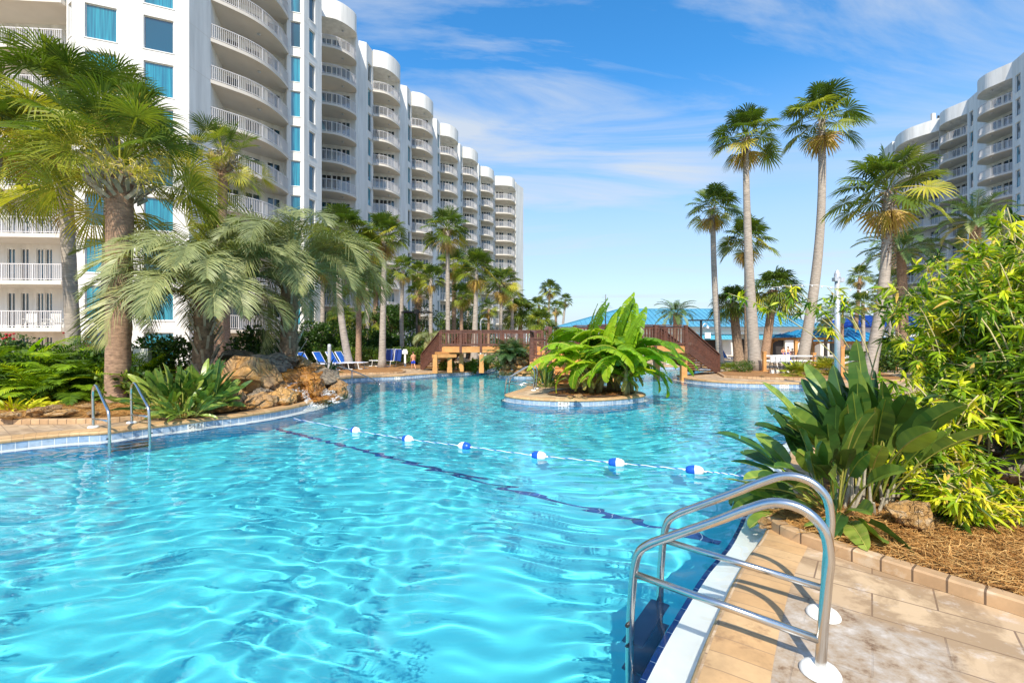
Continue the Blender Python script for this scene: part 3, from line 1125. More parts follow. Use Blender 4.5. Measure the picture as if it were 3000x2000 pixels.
for i, (ax, ay) in enumerate(anchors):
    arc = [(ax + a, ay + b2) for a, b2 in (ARC1 if i == 0 else ARC)]
    balcony_stack(lt, arc, [(ax - 1.3, ay + 2.5), (ax + 1.75, ay + 3.4), (ax + 2.3, ay + 3.3)], doors=((.08, .38), (.41, .69), (.72, .97)), wallmb=wm)
    if i < 5:
        bx, by = anchors[i + 1]
    else:
        bx, by = -3.5, 96.2
    panel(wm, (ax + 2.3, ay + 3.3), (bx - 1.15, by - 1.75), -.6, 35.6)
    panel(wm, (bx - 1.15, by - 1.75), (bx - .35, by - 1.4), -.6, 36.1)
    facet(lt, wm, (bx - .35, by - 1.4), (bx - .08, by + .3), (.22, .78), ztop=36.1)
balcony_stack(lt, [(-3.5, 96.3), (-1.5, 96.4), (-.1, 97.0), (.55, 98.3), (.6, 99.6)], [(-3.7, 98.8), (.1, 100.2), (.95, 100.0)], doors=((.05, .2), (.25, .5), (.72, .97)), wallmb=wm)
panel(wm, (.8, 99.6), (1.05, 100.6), -.6, 36.1)
panel(wm, (1.05, 100.6), (2.55, 103.6), -.6, 36.0)
panel(wm, (2.55, 103.6), (-4, 120), -.6, 36.0)
wm.add([(-60, 40, 35.0), (-47, 27.6, 35.0), (-43.6, 26.8, 35.0), (-40.1, 28, 35.0), (-40, 30.4, 35.0), (-28.2, 31.0, 35.0), (-23, 35.5, 35.0), (-20.6, 44, 35.0), (-6.0, 100.8, 35.0), (1.0, 106, 35.0), (-4, 120, 35.0), (-60, 120, 35.0)], [tuple(range(12))])
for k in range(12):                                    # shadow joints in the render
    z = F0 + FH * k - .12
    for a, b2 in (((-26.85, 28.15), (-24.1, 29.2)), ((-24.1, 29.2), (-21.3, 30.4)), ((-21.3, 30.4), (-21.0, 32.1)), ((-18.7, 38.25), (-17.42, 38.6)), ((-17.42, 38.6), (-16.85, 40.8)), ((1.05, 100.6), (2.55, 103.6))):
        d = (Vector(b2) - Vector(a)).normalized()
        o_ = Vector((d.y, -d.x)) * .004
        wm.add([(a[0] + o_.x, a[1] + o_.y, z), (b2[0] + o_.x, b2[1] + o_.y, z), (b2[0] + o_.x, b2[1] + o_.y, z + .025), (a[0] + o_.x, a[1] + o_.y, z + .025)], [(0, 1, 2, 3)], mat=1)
wm.build('wall', [M['wall'], M['slab']], lt)
finish_windows(lt)

# --- right tower
rt = thing('hotel_tower', 'white hotel on the far right rising behind the bamboo, antennas on its roof', 'hotel', group='hotel towers')
wm = MB()


def mir(seq):
    return [tuple(p) for p in seq]


RARC = [(0.9, 5.2), (-.2, 4.0), (-.62, 2.7), (-.42, 1.4), (0, 0)]
for ax, ay in ((61.9, 57.0), (65.2, 66.0)):
    arc = [(ax + a, ay + b2) for a, b2 in RARC]
    balcony_stack(rt, arc, [(ax + 2.4, ay + 5.4), (ax + 2.2, ay + .3), (ax + .1, ay + .05)], doors=((.12, .38), (.42, .68), (.72, .97)), wallmb=wm)
    facet(rt, wm, (ax, ay), (ax - .75, ay - 1.9), (.26, .74), ztop=36.1)
    panel(wm, (ax - .75, ay - 1.9), (ax - 1.0, ay - 2.6), -.6, 36.1)
    panel(wm, (ax - 1.0, ay - 2.6), (ax - .9, ay - 4.0), -.6, 36.1)
panel(wm, (61.0, 53.0), (64.5, 40), -.6, 36.1)
panel(wm, (65.2, 61.6), (64.3, 62.0), -.6, 36.1)
balcony_stack(rt, [(65.9, 79.4), (64.6, 77.2), (64.25, 75.2), (64.8, 73.4), (66.0, 71.4)], [(67.6, 79.2), (67.9, 71.6), (66.1, 71.3)], doors=((.05, .2), (.3, .45), (.6, .77), (.8, .96)), wallmb=wm)
panel(wm, (67.0, 83.5), (65.7, 79.6), -.6, 36.1)
panel(wm, (65.7, 79.6), (67.6, 79.3), -.6, 36.1)
panel(wm, (90, 90), (67.0, 83.5), -.6, 36.1)
wm.add([(67.2, 83, 35.0), (67.6, 79, 35.0), (67.8, 71, 35), (67, 66.5, 35), (64.2, 57.5, 35), (61, 53, 35), (64.5, 40, 35), (90, 40, 35), (90, 90, 35)], [tuple(range(9))])
wm.build('wall', M['wall'], rt)
finish_windows(rt)
ant = thing('rooftop_antenna', 'beige cellular antenna boxes on the roof edge of the right hotel', 'antenna')
mb = MB()
for x, hgt in ((69.0, 2.6), (70.8, 2.2), (73.3, 2.3)):
    mb.box((x, 75.5, 36.3 + hgt / 2), (.55, .35, hgt))
mb.build('panel', M['antenna'], ant)
mb = MB()
for x in (69.7, 70.2, 72.4):
    mb.tube([(x, 75.4, 35.0), (x, 75.4, 38.6)], .06, 6)
mb.bar((69, 75.4, 37.9), (71.5, 75.4, 37.9), .08)
mb.box((69.9, 75.4, 38.0), (.4, .3, .9))
mb.build('mast', M['black'], ant)

# ------------------------------------------------------------------ pool ladders
def ladder(loc, ang, label, mirror=1):
    """local +X points over the water, rails at y=+-0.286"""
    t = thing('pool_ladder', label, 'ladder', loc, ang, 'stainless steel pool ladders')
    path = [(0, 0, 0), (-.01, 0, .2), (-.028, 0, .46), (-.036, 0, .58), (-.012, 0, .70), (.07, 0, .775), (.19, 0, .785), (.32, 0, .722), (.46, 0, .635),
            (.6, 0, .552), (.74, 0, .47), (.83, 0, .415), (.895, 0, .35), (.925, 0, .24), (.94, 0, .08), (.95, 0, -.10), (.955, 0, -.6), (.955, 0, -1.2)]
    sm = smooth_line(path, 5)
    rail = MB()
    rail.tube(sm, .0245, 14)
    rm = rail.mesh('rail', M['steel'], True)
    bar = MB()
    bar.tube([(-.005, 0, .16), (.925, 0, .212)], .0205, 12)
    bmesh_ = bar.mesh('cross_bar', M['steel'], True)
    fl = MB()
    fl.lathe([(0.0, .034), (.05, .034), (.075, .026), (.088, .008), (.088, .0)], 24)
    fmesh = fl.mesh('flange', M['plastic_white'], True)
    for y in (-.286, .286):
        link_mesh('rail', rm, t, (0, y, 0))
        link_mesh('cross_bar', bmesh_, t, (0, y, 0))
        link_mesh('flange', fmesh, t, (0, y, .004))
    st = MB()
    st.box((.945, 0, 0), (.115, .54, .03))
    st.bar((.89, -.27, .0), (.89, .27, .0), .018)
    st.bar((1.0, -.27, .0), (1.0, .27, .0), .018)
    smesh = st.mesh('step', M['navy_fabric'] if False else M['steel_dark'])
    for z in (-.27, -.56, -.85):
        link_mesh('step', smesh, t, (0, 0, z))
    bo = MB()
    for y in (-.31, .31):
        bo.tube([(.955, y - .02, -.25), (.955, y + .02, -.25)], .012, 8)
        bo.tube([(.955, y - .02, -.09), (.955, y + .02, -.09)], .012, 8)
    bo.build('bolt', M['black'], t)
    return t


M['steel_dark'] = simple('step_plate', (0.06, 0.09, 0.15), 0.35, 0.6)
pa = math.atan2(.58, -.82)
ladder((1.4999 + .1525, 2.2154 + .242, 0.0), pa, 'large stainless steel pool ladder in the foreground on the stained paving')
g0, g1 = G(277, 1252), G(383, 1239)
ladder(((g0.x + g1.x) / 2, (g0.y + g1.y) / 2, 0.0), math.atan2(-.575, .818), 'stainless steel pool ladder beside the thick palm trunk on the left bank')
ladder((.76, 15.28, 0.0), math.atan2(.2, -.95), 'stainless steel pool ladder on the small island by the orange stairs')

# grab rail standing in the shallow water by the waterfall
gr = thing('grab_rail', 'thin sloping steel handrail standing in the shallow water beyond the waterfall', 'handrail')
mb = MB()
h0, h1, h2 = P(958, 1063, 19.3), P(1031, 1085, 18.6), P(1105, 1119, 17.6)
mb.tube(smooth_line([h0 + Vector((-.5, .1, .02)), h0, h1, h2, h2 + Vector((.02, -.02, -.35))], 6), .024, 8)
mb.build('rail', M['steel'], gr, True)
mb = MB()
mb.tube([h1, Vector((h1.x, h1.y, -.9))], .022, 8)
mb.build('post', M['steel'], gr, True)

# ------------------------------------------------------------------ float rope
fl_px = [(1041, 1258), (1194, 1283), (1361, 1304), (1579, 1332), (1806, 1353), (2035, 1375)]
pts = [G(860, 1226, WZ + .01)] + [G(u, v + 3, WZ + .03) for u, v in fl_px] + [G(2150, 1391, WZ + .02), G(2330, 1420, WZ)]
rope = MB()
sm = smooth_line(pts, 26)
nrm_ = []
for k in range(2):
    strand = []
    for i, p in enumerate(sm):
        a = i * 1.05 + PI * k
        strand.append(p + Vector((0, math.cos(a) * .005, .004 + math.sin(a) * .005)))
    rope.tube(strand, .0055 if k == 0 else .004, 5, mat=k)
o = rope.build('float_rope', [M['rope'], M['float_blue']])
tag(o, 'white and blue twisted rope stretched across the pool between the floats', 'rope')
fwords = ['small float nearest the waterfall rocks, blue end left, far end of the rope', 'second float from the waterfall end of the rope, blue end left',
          'third float from the waterfall end, white end left and blue end right', 'fourth float from the waterfall end, out in the middle of the pool',
          'fifth float from the waterfall end, second nearest the big leafy plant', 'nearest and largest looking float, beside the big leafy plant']
for i, (u, v) in enumerate(fl_px):
    p = G(u, v + 3, WZ + .03)
    a, c = pts[i], pts[i + 2]
    ang = math.atan2(c.y - a.y, c.x - a.x)
    t = thing('rope_float', fwords[i], 'float', p, ang, 'blue and white floats on the pool rope')
    t.scale = (.86, .82, .82)
    prof = [(0.018, -1.0), (.06, -.9), (.085, -.6), (.095, -.25), (.097, 0.0), (.095, .25), (.085, .6), (.06, .9), (.018, 1.0)]
    for half, mt in ((0, M['float_blue']), (1, M['plastic_white'])):
        if i == 2:
            mt = M['plastic_white'] if half == 0 else M['float_blue']
        mb = MB()
        pr = prof[:5] if half == 0 else prof[4:]
        vs = []
        for r_, x in pr:
            for k in range(20):
                th = 2 * PI * k / 20
                vs.append((x * .135, r_ * math.cos(th) * .92, r_ * math.sin(th) * .92))
        fs = []
        for a2 in range(len(pr) - 1):
            for k in range(20):
                fs.append((a2 * 20 + k, (a2 + 1) * 20 + k, (a2 + 1) * 20 + (k + 1) % 20, a2 * 20 + (k + 1) % 20))
        mb.add(vs, fs)
        mb.build('shell', mt, t, True)
    mb = MB()
    for x in (-.155, .155):
        mb = MB()
        mb.tube([(x - .02, 0, 0), (x + .02, 0, 0)], .016, 8)
        mb.build('clip', M['plastic_white'], t, True)


# ------------------------------------------------------------------ lettering plates (5 1/2 FT and the like)
GLY = {'5': ['11111', '10000', '11110', '00001', '00001', '10001', '01110'], '4': ['00010', '00110', '01010', '10010', '11111', '00010', '00010'],
       'F': ['11111', '10000', '10000', '11110', '10000', '10000', '10000'], 'T': ['11111', '00100', '00100', '00100', '00100', '00100', '00100'],
       '3': ['11110', '00001', '00001', '01110', '00001', '00001', '11110'], ' ': ['000', '000', '000', '000', '000', '000', '000'],
       'h': ['1000010', '1000100', '1001000', '0010110', '0100001', '1000010', '0000111']}


def depth_marker(p, q, text, label):
    """tile plate on the waterline between plan points p and q"""
    p = Vector(p)
    q = Vector(q)
    t = (q - p).normalized()
    n = Vector((t.y, -t.x)) * .008
    pl = thing('depth_marker', label, 'sign', (0, 0, 0), 0, 'depth marker tiles on the waterline')
    mb = MB()
    A, B = p + n, q + n
    mb.add([(A.x, A.y, -.182), (B.x, B.y, -.182), (B.x, B.y, -.078), (A.x, A.y, -.078), (p.x, p.y, -.182), (q.x, q.y, -.182), (q.x, q.y, -.078), (p.x, p.y, -.078)],
           [(0, 1, 2, 3), (0, 4, 5, 1), (1, 5, 6, 2), (2, 6, 7, 3), (3, 7, 4, 0)])
    mb.build('plate', M['plastic_white'], pl)
    cols = sum(len(GLY[c][0]) + 1 for c in text) - 1
    L = (q - p).length * .86
    cw = L / cols
    chh = .078 / 7
    x = (q - p).length * .07
    mb = MB()
    n2 = n * 1.25
    for c in text:
        rows = GLY[c]
        for r_, row in enumerate(rows):
            for k, ch in enumerate(row):
                if ch == '1':
                    a = p + t * (x + k * cw) + n2
                    b2 = p + t * (x + (k + 1.15) * cw) + n2
                    z1 = -.091 - r_ * chh
                    mb.add([(a.x, a.y, z1 - chh * 1.1), (b2.x, b2.y, z1 - chh * 1.1), (b2.x, b2.y, z1), (a.x, a.y, z1)], [(0, 1, 2, 3)])
        x += (len(rows[0]) + 1) * cw
    mb.build('lettering', M['dark'], pl)


def on_loop(loop, u, lo=None):
    """plan point of the loop edge that the camera-side sight line u crosses first"""
    k = (u - 1500) / FPX
    best = None
    n = len(loop)
    for i in range(n):
        a, c = loop[i], loop[(i + 1) % n]
        fa, fc = a.x - k * a.y, c.x - k * c.y
        if fa * fc <= 0 and fa != fc:
            s_ = fa / (fa - fc)
            p = a.lerp(c, s_)
            if p.y > (lo or 0.5) and (best is None or p.y < best.y):
                best = p
    return best


depth_marker(on_loop(POOL, 549), on_loop(POOL, 597), '5h FT', 'white depth tile reading 5 1/2 FT right of the left bank ladder')
depth_marker(on_loop(ISL, 1635, 11), on_loop(ISL, 1668, 11), '4 FT', 'white depth tile reading 4 FT on the island edge')
depth_marker(on_loop(POOL, 2284, 14), on_loop(POOL, 2311, 14), '4h FT', 'white depth tile reading 4 1/2 FT on the right bank under the tall palms')
depth_marker(on_loop(POOL, 1156, 20), on_loop(POOL, 1172, 20), '3 FT', 'tiny white depth tile on the far left bank')

# ------------------------------------------------------------------ wooden bridges, stairs and landing
ZL = Vector((0, 0, 1))


def rail_run(parent, a, b, n_posts, height=.86, post_down=0.0, posts=True, bal=.15):
    """balustrade between two points a, b (3-D, at deck level)"""
    a = Vector(a)
    b = Vector(b)
    mb = MB()
    mb.bar(a + ZL * height, b + ZL * height, .14, .045)
    mb.bar(a + ZL * (height - .09), b + ZL * (height - .09), .045, .09)
    mb.bar(a + ZL * .10, b + ZL * .10, .045, .09)
    mb.build('handrail', M['brown_wood'], parent)
    mb = MB()
    L = (b - a).length
    n = int(L / bal)
    for i in range(1, n):
        p = a.lerp(b, i / n)
        mb.box((p.x, p.y, p.z + height * .5 - .02), (.04, .04, height * .9), math.atan2(b.y - a.y, b.x - a.x))
    mb.build('balusters', M['brown_wood'], parent)
    if posts:
        for i in range(n_posts):
            p = a.lerp(b, i / max(1, n_posts - 1))
            mb = MB()
            mb.box((p.x, p.y, p.z + (height - post_down) / 2), (.13, .13, height + post_down), math.atan2(b.y - a.y, b.x - a.x))
            mb.build('post', M['brown_wood'], parent)


def deck_span(parent, a, b, wdt, z, th=.26, fascia=True):
    """plank deck with orange fascia; a-b is the near edge, width goes away from the camera"""
    a = Vector(a)
    b = Vector(b)
    d = (b - a).normalized()
    n = Vector((-d.y, d.x)) if Vector((-d.y, d.x)).y > 0 else Vector((d.y, -d.x))
    L = (b - a).length
    mb = MB()
    k = int(L / .15)
    for i in range(k):
        s0, s1 = L * i / k + .004, L * (i + 1) / k - .004
        q = [a + d * s0, a + d * s1, a + d * s1 + n * wdt, a + d * s0 + n * wdt]
        mb.prism([(v.x, v.y) for v in q], z - .04, z)
    mb.build('planks', M['orange_wood'], parent)
    for off, nm in ((-.03, 'beam'), (wdt - .03, 'beam')):
        mb = MB()
        q = [a + n * off, b + n * off, b + n * (off + .06), a + n * (off + .06)]
        mb.prism([(v.x, v.y) for v in q], z - .04 - th, z - .042)
        mb.build(nm, M['orange_wood'], parent)
    return n


def stair_run(parent, a, b, wdt, n, z0, z1, side, tread='orange_wood', rail=True, stringer='brown_wood'):
    """a = foot (plan), b = head (plan); side = unit plan vector across the stair"""
    a = Vector(a)
    b = Vector(b)
    d = (b - a)
    side = Vector(side).normalized()
    for i in range(n):
        z = z0 + (z1 - z0) * (i + 1) / (n + 1)
        p = a + d * (i / n)
        q = a + d * ((i + 1.15) / n)
        mb = MB()
        mb.prism([(v.x, v.y) for v in (p, q, q + side * wdt, p + side * wdt)], z - .045, z)
        mb.build('tread', M[tread], parent)
    for off in (-.05, wdt):
        mb = MB()
        p, q = a + side * off, b + side * off
        mb.bar((p.x, p.y, z0 + .02), (q.x, q.y, z1 - .12), .05, .30)
        mb.build('stringer', M[stringer], parent)


# left bridge
Lb = thing('footbridge', 'dark brown wooden footbridge with orange beam reaching the left bank', 'bridge', group='wooden footbridges')
A, B = (-3.71, 24.0), (1.55, 23.7)
n = deck_span(Lb, A, B, 1.5, 1.33)
for off in (0.0, 1.5):
    a = Vector((A[0] + n.x * off, A[1] + n.y * off, 1.33))
    b = Vector((B[0] + n.x * off, B[1] + n.y * off, 1.33))
    rail_run(Lb, a, b, 6, .84, .32 if off == 0 else .3)
sa = Vector((-5.1, 26.1))
sd = (Vector(A) - sa)
side = Vector((-sd.y, sd.x)).normalized()
if side.y < 0:
    side = -side
stair_run(Lb, sa, A, 1.3, 7, 0.0, 1.33, side)
for off in (0.0, 1.3):
    a = Vector((sa.x + side.x * off, sa.y + side.y * off, .05))
    b = Vector((A[0] + side.x * off, A[1] + side.y * off, 1.33))
    rail_run(Lb, a, b, 2, .82, .05)
for q in ((-3.87, 23.25), (-3.2, 23.75), (-2.7, 24.6), (-1.55, 23.5)):
    mb = MB()
    mb.box((q[0], q[1], .47), (.22, .22, .94))
    mb.box((q[0], q[1], .13), (.25, .25, .26))
    mb.build('support_post', M['orange_wood'], Lb)
mb = MB()
mb.bar((-4.0, 23.2, .86), (-2.9, 23.8, .86), .2, .16)
mb.bar((-3.9, 23.6, 1.0), (-2.8, 24.5, 1.0), .2, .12)
mb.build('cross_beam', M['orange_wood'], Lb)

# landing between the two bridges with the orange stairs to the island
hub = thing('stair_landing', 'orange wooden stairs rising from the island to the landing between the bridges', 'stairs')
deck_span(hub, (.75, 17.4), (3.3, 17.4), 1.7, .95)
deck_span(hub, (.98, 19.15), (2.2, 19.15), 4.5, 1.15, .2)
stair_run(hub, (1.56, 15.85), (1.56, 17.35), 1.45, 6, 0.0, .95, (1, 0), stringer='orange_wood')
mb = MB()
for i in range(6):
    z = .95 * (i + 1) / 7
    y = 15.88 + 1.5 * i / 6
    mb.box((2.285, y + .02, z - .10), (1.43, .03, .13))
mb.build('riser', M['orange_wood'], hub)
rail_run(hub, (.75, 17.42, .95), (1.45, 17.42, .95), 2, .78, .3)
rail_run(hub, (.75, 17.5, .95), (.78, 19.1, .95), 2, .78, .3)
# short walk from the landing up to the left bridge
rail_run(hub, (.98, 19.2, 1.15), (.98, 23.5, 1.33), 3, .82, .1)
rail_run(hub, (2.2, 19.2, 1.15), (2.2, 23.5, 1.33), 3, .82, .1)
mb = MB()
mb.box((.93, 17.15, .72), (.55, .3, .24))
mb.build('planter_box', M['orange_wood'], hub)
for x in (1.0, 3.2):
    mb = MB()
    mb.box((x, 17.5, .33), (.2, .2, .66))
    mb.build('support_post', M['orange_wood'], hub)
mb = MB()
for i in range(12):
    mb.box((1.30 + .01 * i, 17.3 + .14 * i, 1.45), (.04, .11, 1.15 + .028 * i))
mb.bar((1.26, 17.2, 2.02), (1.45, 18.95, 2.2), .12, .06)
mb.box((1.42, 17.2, 1.35), (.13, .13, 1.6))
mb.build('screen', M['brown_wood'], hub)

# right bridge
Rb = thing('footbridge', 'dark brown wooden footbridge with stairs down to the tall palms on the right', 'bridge', group='wooden footbridges')
A, B = (3.2, 19.0), (7.65, 20.3)
n = deck_span(Rb, A, B, 1.5, 1.40)
for off in (0.0, 1.5):
    a = Vector((A[0] + n.x * off, A[1] + n.y * off, 1.40))
    b = Vector((B[0] + n.x * off, B[1] + n.y * off, 1.40))
    rail_run(Rb, a, b, 4, .90, .32)
sa = Vector((10.45, 23.3))
sd = (Vector(B) - sa)
side = Vector((-sd.y, sd.x)).normalized()
if side.y < 0:
    side = -side
stair_run(Rb, sa, B, 1.3, 9, 0.0, 1.40, side)
for off in (0.0, 1.3):
    a = Vector((sa.x + side.x * off, sa.y + side.y * off, .05))
    b = Vector((B[0] + side.x * off, B[1] + side.y * off, 1.40))
    rail_run(Rb, a, b, 2, .90, .1)
for q in ((7.72, 20.75), (6.9, 22.0), (4.2, 19.7)):
    mb = MB()
    mb.box((q[0], q[1], .35), (.25, .25, 1.55))
    mb.box((q[0], q[1], .72), (.29, .29, .06))
    mb.box((q[0], q[1], .9), (.29, .29, .05))
    mb.build('support_post', M['orange_wood'], Rb)

# ------------------------------------------------------------------ clubhouse, pavilions
def hip_roof(parent, x0, x1, y0, y1, ze, xa, xb, yr, zr, mat, seam=.55, over='roof', ye0=None):
    mb = MB()
    c = [(x0, y0, ze), (x1, y0, ze), (x1, y1, ze), (x0, y1, ze), (xa, yr, zr), (xb, yr, zr)]
    mb.add(c, [(0, 1, 5, 4), (1, 2, 5), (2, 3, 4, 5), (3, 0, 4), (0, 3, 2, 1)])
    n = int((x1 - x0) / seam)
    for i in range(n + 1):
        x = x0 + (x1 - x0) * i / n
        # near slope
        if x < xa:
            f = (x - x0) / max(.01, xa - x0)
        elif x > xb:
            f = (x1 - x) / max(.01, x1 - xb)
        else:
            f = 1.0
        if f > .02:
            mb.bar((x, y0, ze + .03), (x, y0 + (yr - y0) * f, ze + (zr - ze) * f + .03), .05, .07)
    m_ = int((y1 - y0) / seam)
    for i in range(1, m_):
        y = y0 + (y1 - y0) * i / m_
        f = (y - y0) / (yr - y0) if y < yr else (y1 - y) / (y1 - yr)
        mb.bar((x1, y, ze + .03), (x1 + (xb - x1) * f, y, ze + (zr - ze) * f + .03), .05, .07)
        mb.bar((x0, y, ze + .03), (x0 + (xa - x0) * f, y, ze + (zr - ze) * f + .03), .05, .07)
    for p, q in (((x0, y0, ze), (xa, yr, zr)), ((x1, y0, ze), (xb, yr, zr)), ((xa, yr, zr), (xb, yr, zr))):
        mb.bar(Vector(p) + ZL * .05, Vector(q) + ZL * .05, .14, .08)
    return mb.build('roof', mat, parent)


ch = thing('clubhouse', 'long low clubhouse with a pale blue standing seam roof behind the bridge', 'building')
hip_roof(ch, 4.9, 33.4, 50, 62, 3.2, 13.0, 31.3, 56, 5.5, M['roof_blue'])
mb = MB()
mb.box((19.2, 50.6, 3.02), (28.0, .3, .34))
mb.box((19.2, 51.0, 2.62), (27.6, .3, .45))
mb.build('fascia', M['white'], ch)
mb = MB()
ops = [(1.5, 4.5, .1, 2.0), (6.0, 9.0, .1, 2.0), (10.0, 12.2, .1, 2.0), (15.1, 17.6, .05, 2.0), (19.6, 21.2, .1, 1.9), (23.5, 25.0, .1, 1.8)]
panel(mb, (5.6, 51.6), (32.8, 51.6), -.1, 2.9, ops, .3)
panel(mb, (32.8, 51.6), (32.8, 60), -.1, 3.1)
panel(mb, (5.6, 60), (5.6, 51.6), -.1, 3.1)
mb.build('wall', M['wall'], ch)
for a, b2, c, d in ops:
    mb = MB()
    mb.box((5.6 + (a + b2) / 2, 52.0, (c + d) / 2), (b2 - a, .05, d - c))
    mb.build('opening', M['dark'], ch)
for x0, x1 in ((20.3, 24.4), (25.9, 27.9), (28.1, 29.6)):
    mb = MB()
    mb.add([(x0, 51.5, 2.55), (x1, 51.5, 2.55), (x1, 50.0, 1.95), (x0, 50.0, 1.95), (x1, 50.0, 1.80), (x0, 50.0, 1.80), (x0, 51.5, 1.8), (x1, 51.5, 1.8)],
           [(0, 3, 2, 1), (3, 5, 4, 2), (0, 6, 5, 3), (1, 2, 4, 7)])
    for i in range(int((x1 - x0) / .35) + 1):
        x = x0 + i * .35
        mb.bar((x, 51.5, 2.57), (x, 50.0, 1.97), .04, .05)
    mb.build('awning', M['awning'], ch)
mb = MB()
for y_, x0, x1, zz in ((49.6, 20.9, 21.6, 2.2),):
    mb.box((21.2, 49.9, 2.25), (.62, .04, .62))
mb.build('notice_board', M['white'], ch)

cb = thing('side_building', 'white flat walled building with a pale blue roof edge right of the clubhouse', 'building')
hip_roof(cb, 33.6, 40.5, 50, 58, 2.95, 35.5, 38.5, 54, 3.7, M['roof_blue'])
mb = MB()
panel(mb, (34.0, 50.8), (40.0, 50.8), -.1, 2.9, [(1.0, 3.5, .1, 1.9)], .2)
panel(mb, (34.0, 57.4), (34.0, 50.8), -.1, 2.9)
mb.build('wall', M['wall'], cb)
db = thing('side_building', 'low building with a deep blue roof and blue awning behind the right hand palms', 'building')
hip_roof(db, 36.5, 49.0, 49, 60, 3.15, 40.5, 46, 54.5, 4.6, M['roof_deep'])
mb = MB()
panel(mb, (37.2, 49.8), (48.4, 49.8), -.1, 3.1)
panel(mb, (37.2, 58), (37.2, 49.8), -.1, 3.1)
mb.build('wall', M['wall'], db)
mb = MB()
mb.add([(37.4, 49.7, 2.1), (48.2, 49.7, 2.1), (48.2, 48.0, 1.35), (37.4, 48.0, 1.35)], [(0, 3, 2, 1)])
mb.add([(37.4, 49.7, 2.1), (37.4, 48.0, 1.35), (37.4, 49.7, 1.35)], [(0, 1, 2)])
mb.build('awning', M['roof_deep'], db)


def pavilion(cx, cy, half, ze, zr, label, mat):
    t = thing('pavilion', label, 'pavilion', group='open pavilions with blue roofs')
    hip_roof(t, cx - half, cx + half, cy - half, cy + half, ze, cx - .05, cx + .05, cy, zr, mat, .42)
    hp = half - .35
    for sx in (-1, 1):
        for sy in (-1, 1):
            mb = MB()
            mb.box((cx + sx * hp, cy + sy * hp, ze / 2 - .05), (.2, .2, ze - .1))
            mb.build('post', M['orange_wood'], t)
            mb = MB()
            for k in range(4):
                a0, a1 = R(90 * k / 4), R(90 * (k + 1) / 4)
                r_ = .55
                mb.bar((cx + sx * (hp - r_ + r_ * math.cos(a0)), cy + sy * hp, ze - .75 + r_ * math.sin(a0)),
                       (cx + sx * (hp - r_ + r_ * math.cos(a1)), cy + sy * hp, ze - .75 + r_ * math.sin(a1)), .09, .10)
            mb.build('brace', M['orange_wood'], t)
    mb = MB()
    for s_ in (-1, 1):
        mb.bar((cx - hp, cy + s_ * hp, ze - .10), (cx + hp, cy + s_ * hp, ze - .10), .14, .18)
        mb.bar((cx + s_ * hp, cy - hp, ze - .10), (cx + s_ * hp, cy + hp, ze - .10), .14, .18)
    mb.build('beam', M['orange_wood'], t)
    return t


pavilion(22.8, 36.0, 2.0, 1.90, 2.56, 'open timber pavilion with blue hip roof and orange posts left of the light pole', M['roof_teal'])
pavilion(30.0, 41.0, 2.3, 1.62, 2.75, 'second blue roofed pavilion, partly behind the light pole', M['roof_teal'])

# ------------------------------------------------------------------ lamps, poles, signs, fence
t = thing('street_lamp', 'black double headed lamp post beside the boy on the left bank', 'lamp')
lp = G(1221, 1068)
mb = MB()
mb.tube([(lp.x, lp.y, 0), (lp.x, lp.y, .5), (lp.x, lp.y, P(0, 918, lp.y).z)], [.11, .085, .075], 10)
mb.build('pole', M['black'], t)
zt = P(0, 914, lp.y).z
mb = MB()
mb.bar((lp.x - .75, lp.y, zt), (lp.x + .75, lp.y, zt), .08)
mb.box((lp.x, lp.y, zt + .02), (.3, .3, .3))
mb.build('arm', M['black'], t)
for s_ in (-1, 1):
    mb = MB()
    mb.lathe([(0.02, .10), (.20, .08), (.48, -.02), (.46, -.06), (0.02, -.05)], 18, 0, (lp.x + s_ * .62, lp.y, zt))
    mb.build('lamp_head', M['black'], t, True)
t = thing('street_lamp', 'black lamp post with two flat arms and a small bell lamp beyond the right bridge', 'lamp')
lx, ly = P(2054, 1000, 27).x, 27
mb = MB()
mb.tube([(lx, ly, 0), (lx, ly, P(0, 938, ly).z)], .07, 8)
mb.build('pole', M['black'], t)
zt = P(0, 938, ly).z
mb = MB()
mb.box((lx - .36, ly, zt), (.7, .3, .07))
mb.box((lx + .36, ly, zt), (.7, .3, .07))
mb.build('lamp_head', M['black'], t)
mb = MB()
mb.tube(smooth_line([(lx, ly, zt - .55), (lx + .15, ly, zt - .25), (lx + .3, ly, zt - .2), (lx + .38, ly, zt - .33)], 5), .02, 6)
mb.lathe([(.02, .1), (.06, .05), (.12, -.05), (.02, -.05)], 12, 0, (lx + .38, ly, zt - .40))
mb.build('bell_lamp', M['grey_metal'], t)
t = thing('light_pole', 'tall silver metal pole with a floodlight and camera on top', 'pole')
sx, sy = P(2453, 1000, 15.5).x, 15.5
mb = MB()
mb.tube([(sx, sy, 0.0), (sx, sy, P(0, 815, sy).z)], [.095, .075], 14)
mb.build('pole', M['grey_metal'], t, True)
zt = P(0, 812, sy).z
mb = MB()
mb.lathe([(.01, .24), (.05, .22), (.09, .12), (.1, 0), (.07, -.06)], 14, 0, (sx, sy, zt))
mb.box((sx - .1, sy - .05, zt - .08), (.13, .16, .12))
mb.box((sx + .1, sy - .05, zt - .10), (.12, .16, .14))
mb.build('floodlight', M['grey_metal'], t)
t = thing('gooseneck_lamp', 'slim white gooseneck lamp post behind the left bridge', 'lamp')
gx = P(1408, 1000, 33).x
mb = MB()
mb.tube(smooth_line([(gx, 33, 0), (gx, 33, 2.4), (gx, 33, 3.0), (gx + .12, 33, 3.2), (gx + .3, 33, 3.22)], 5), .05, 8)
mb.build('pole', M['white'], t, True)
mb = MB()
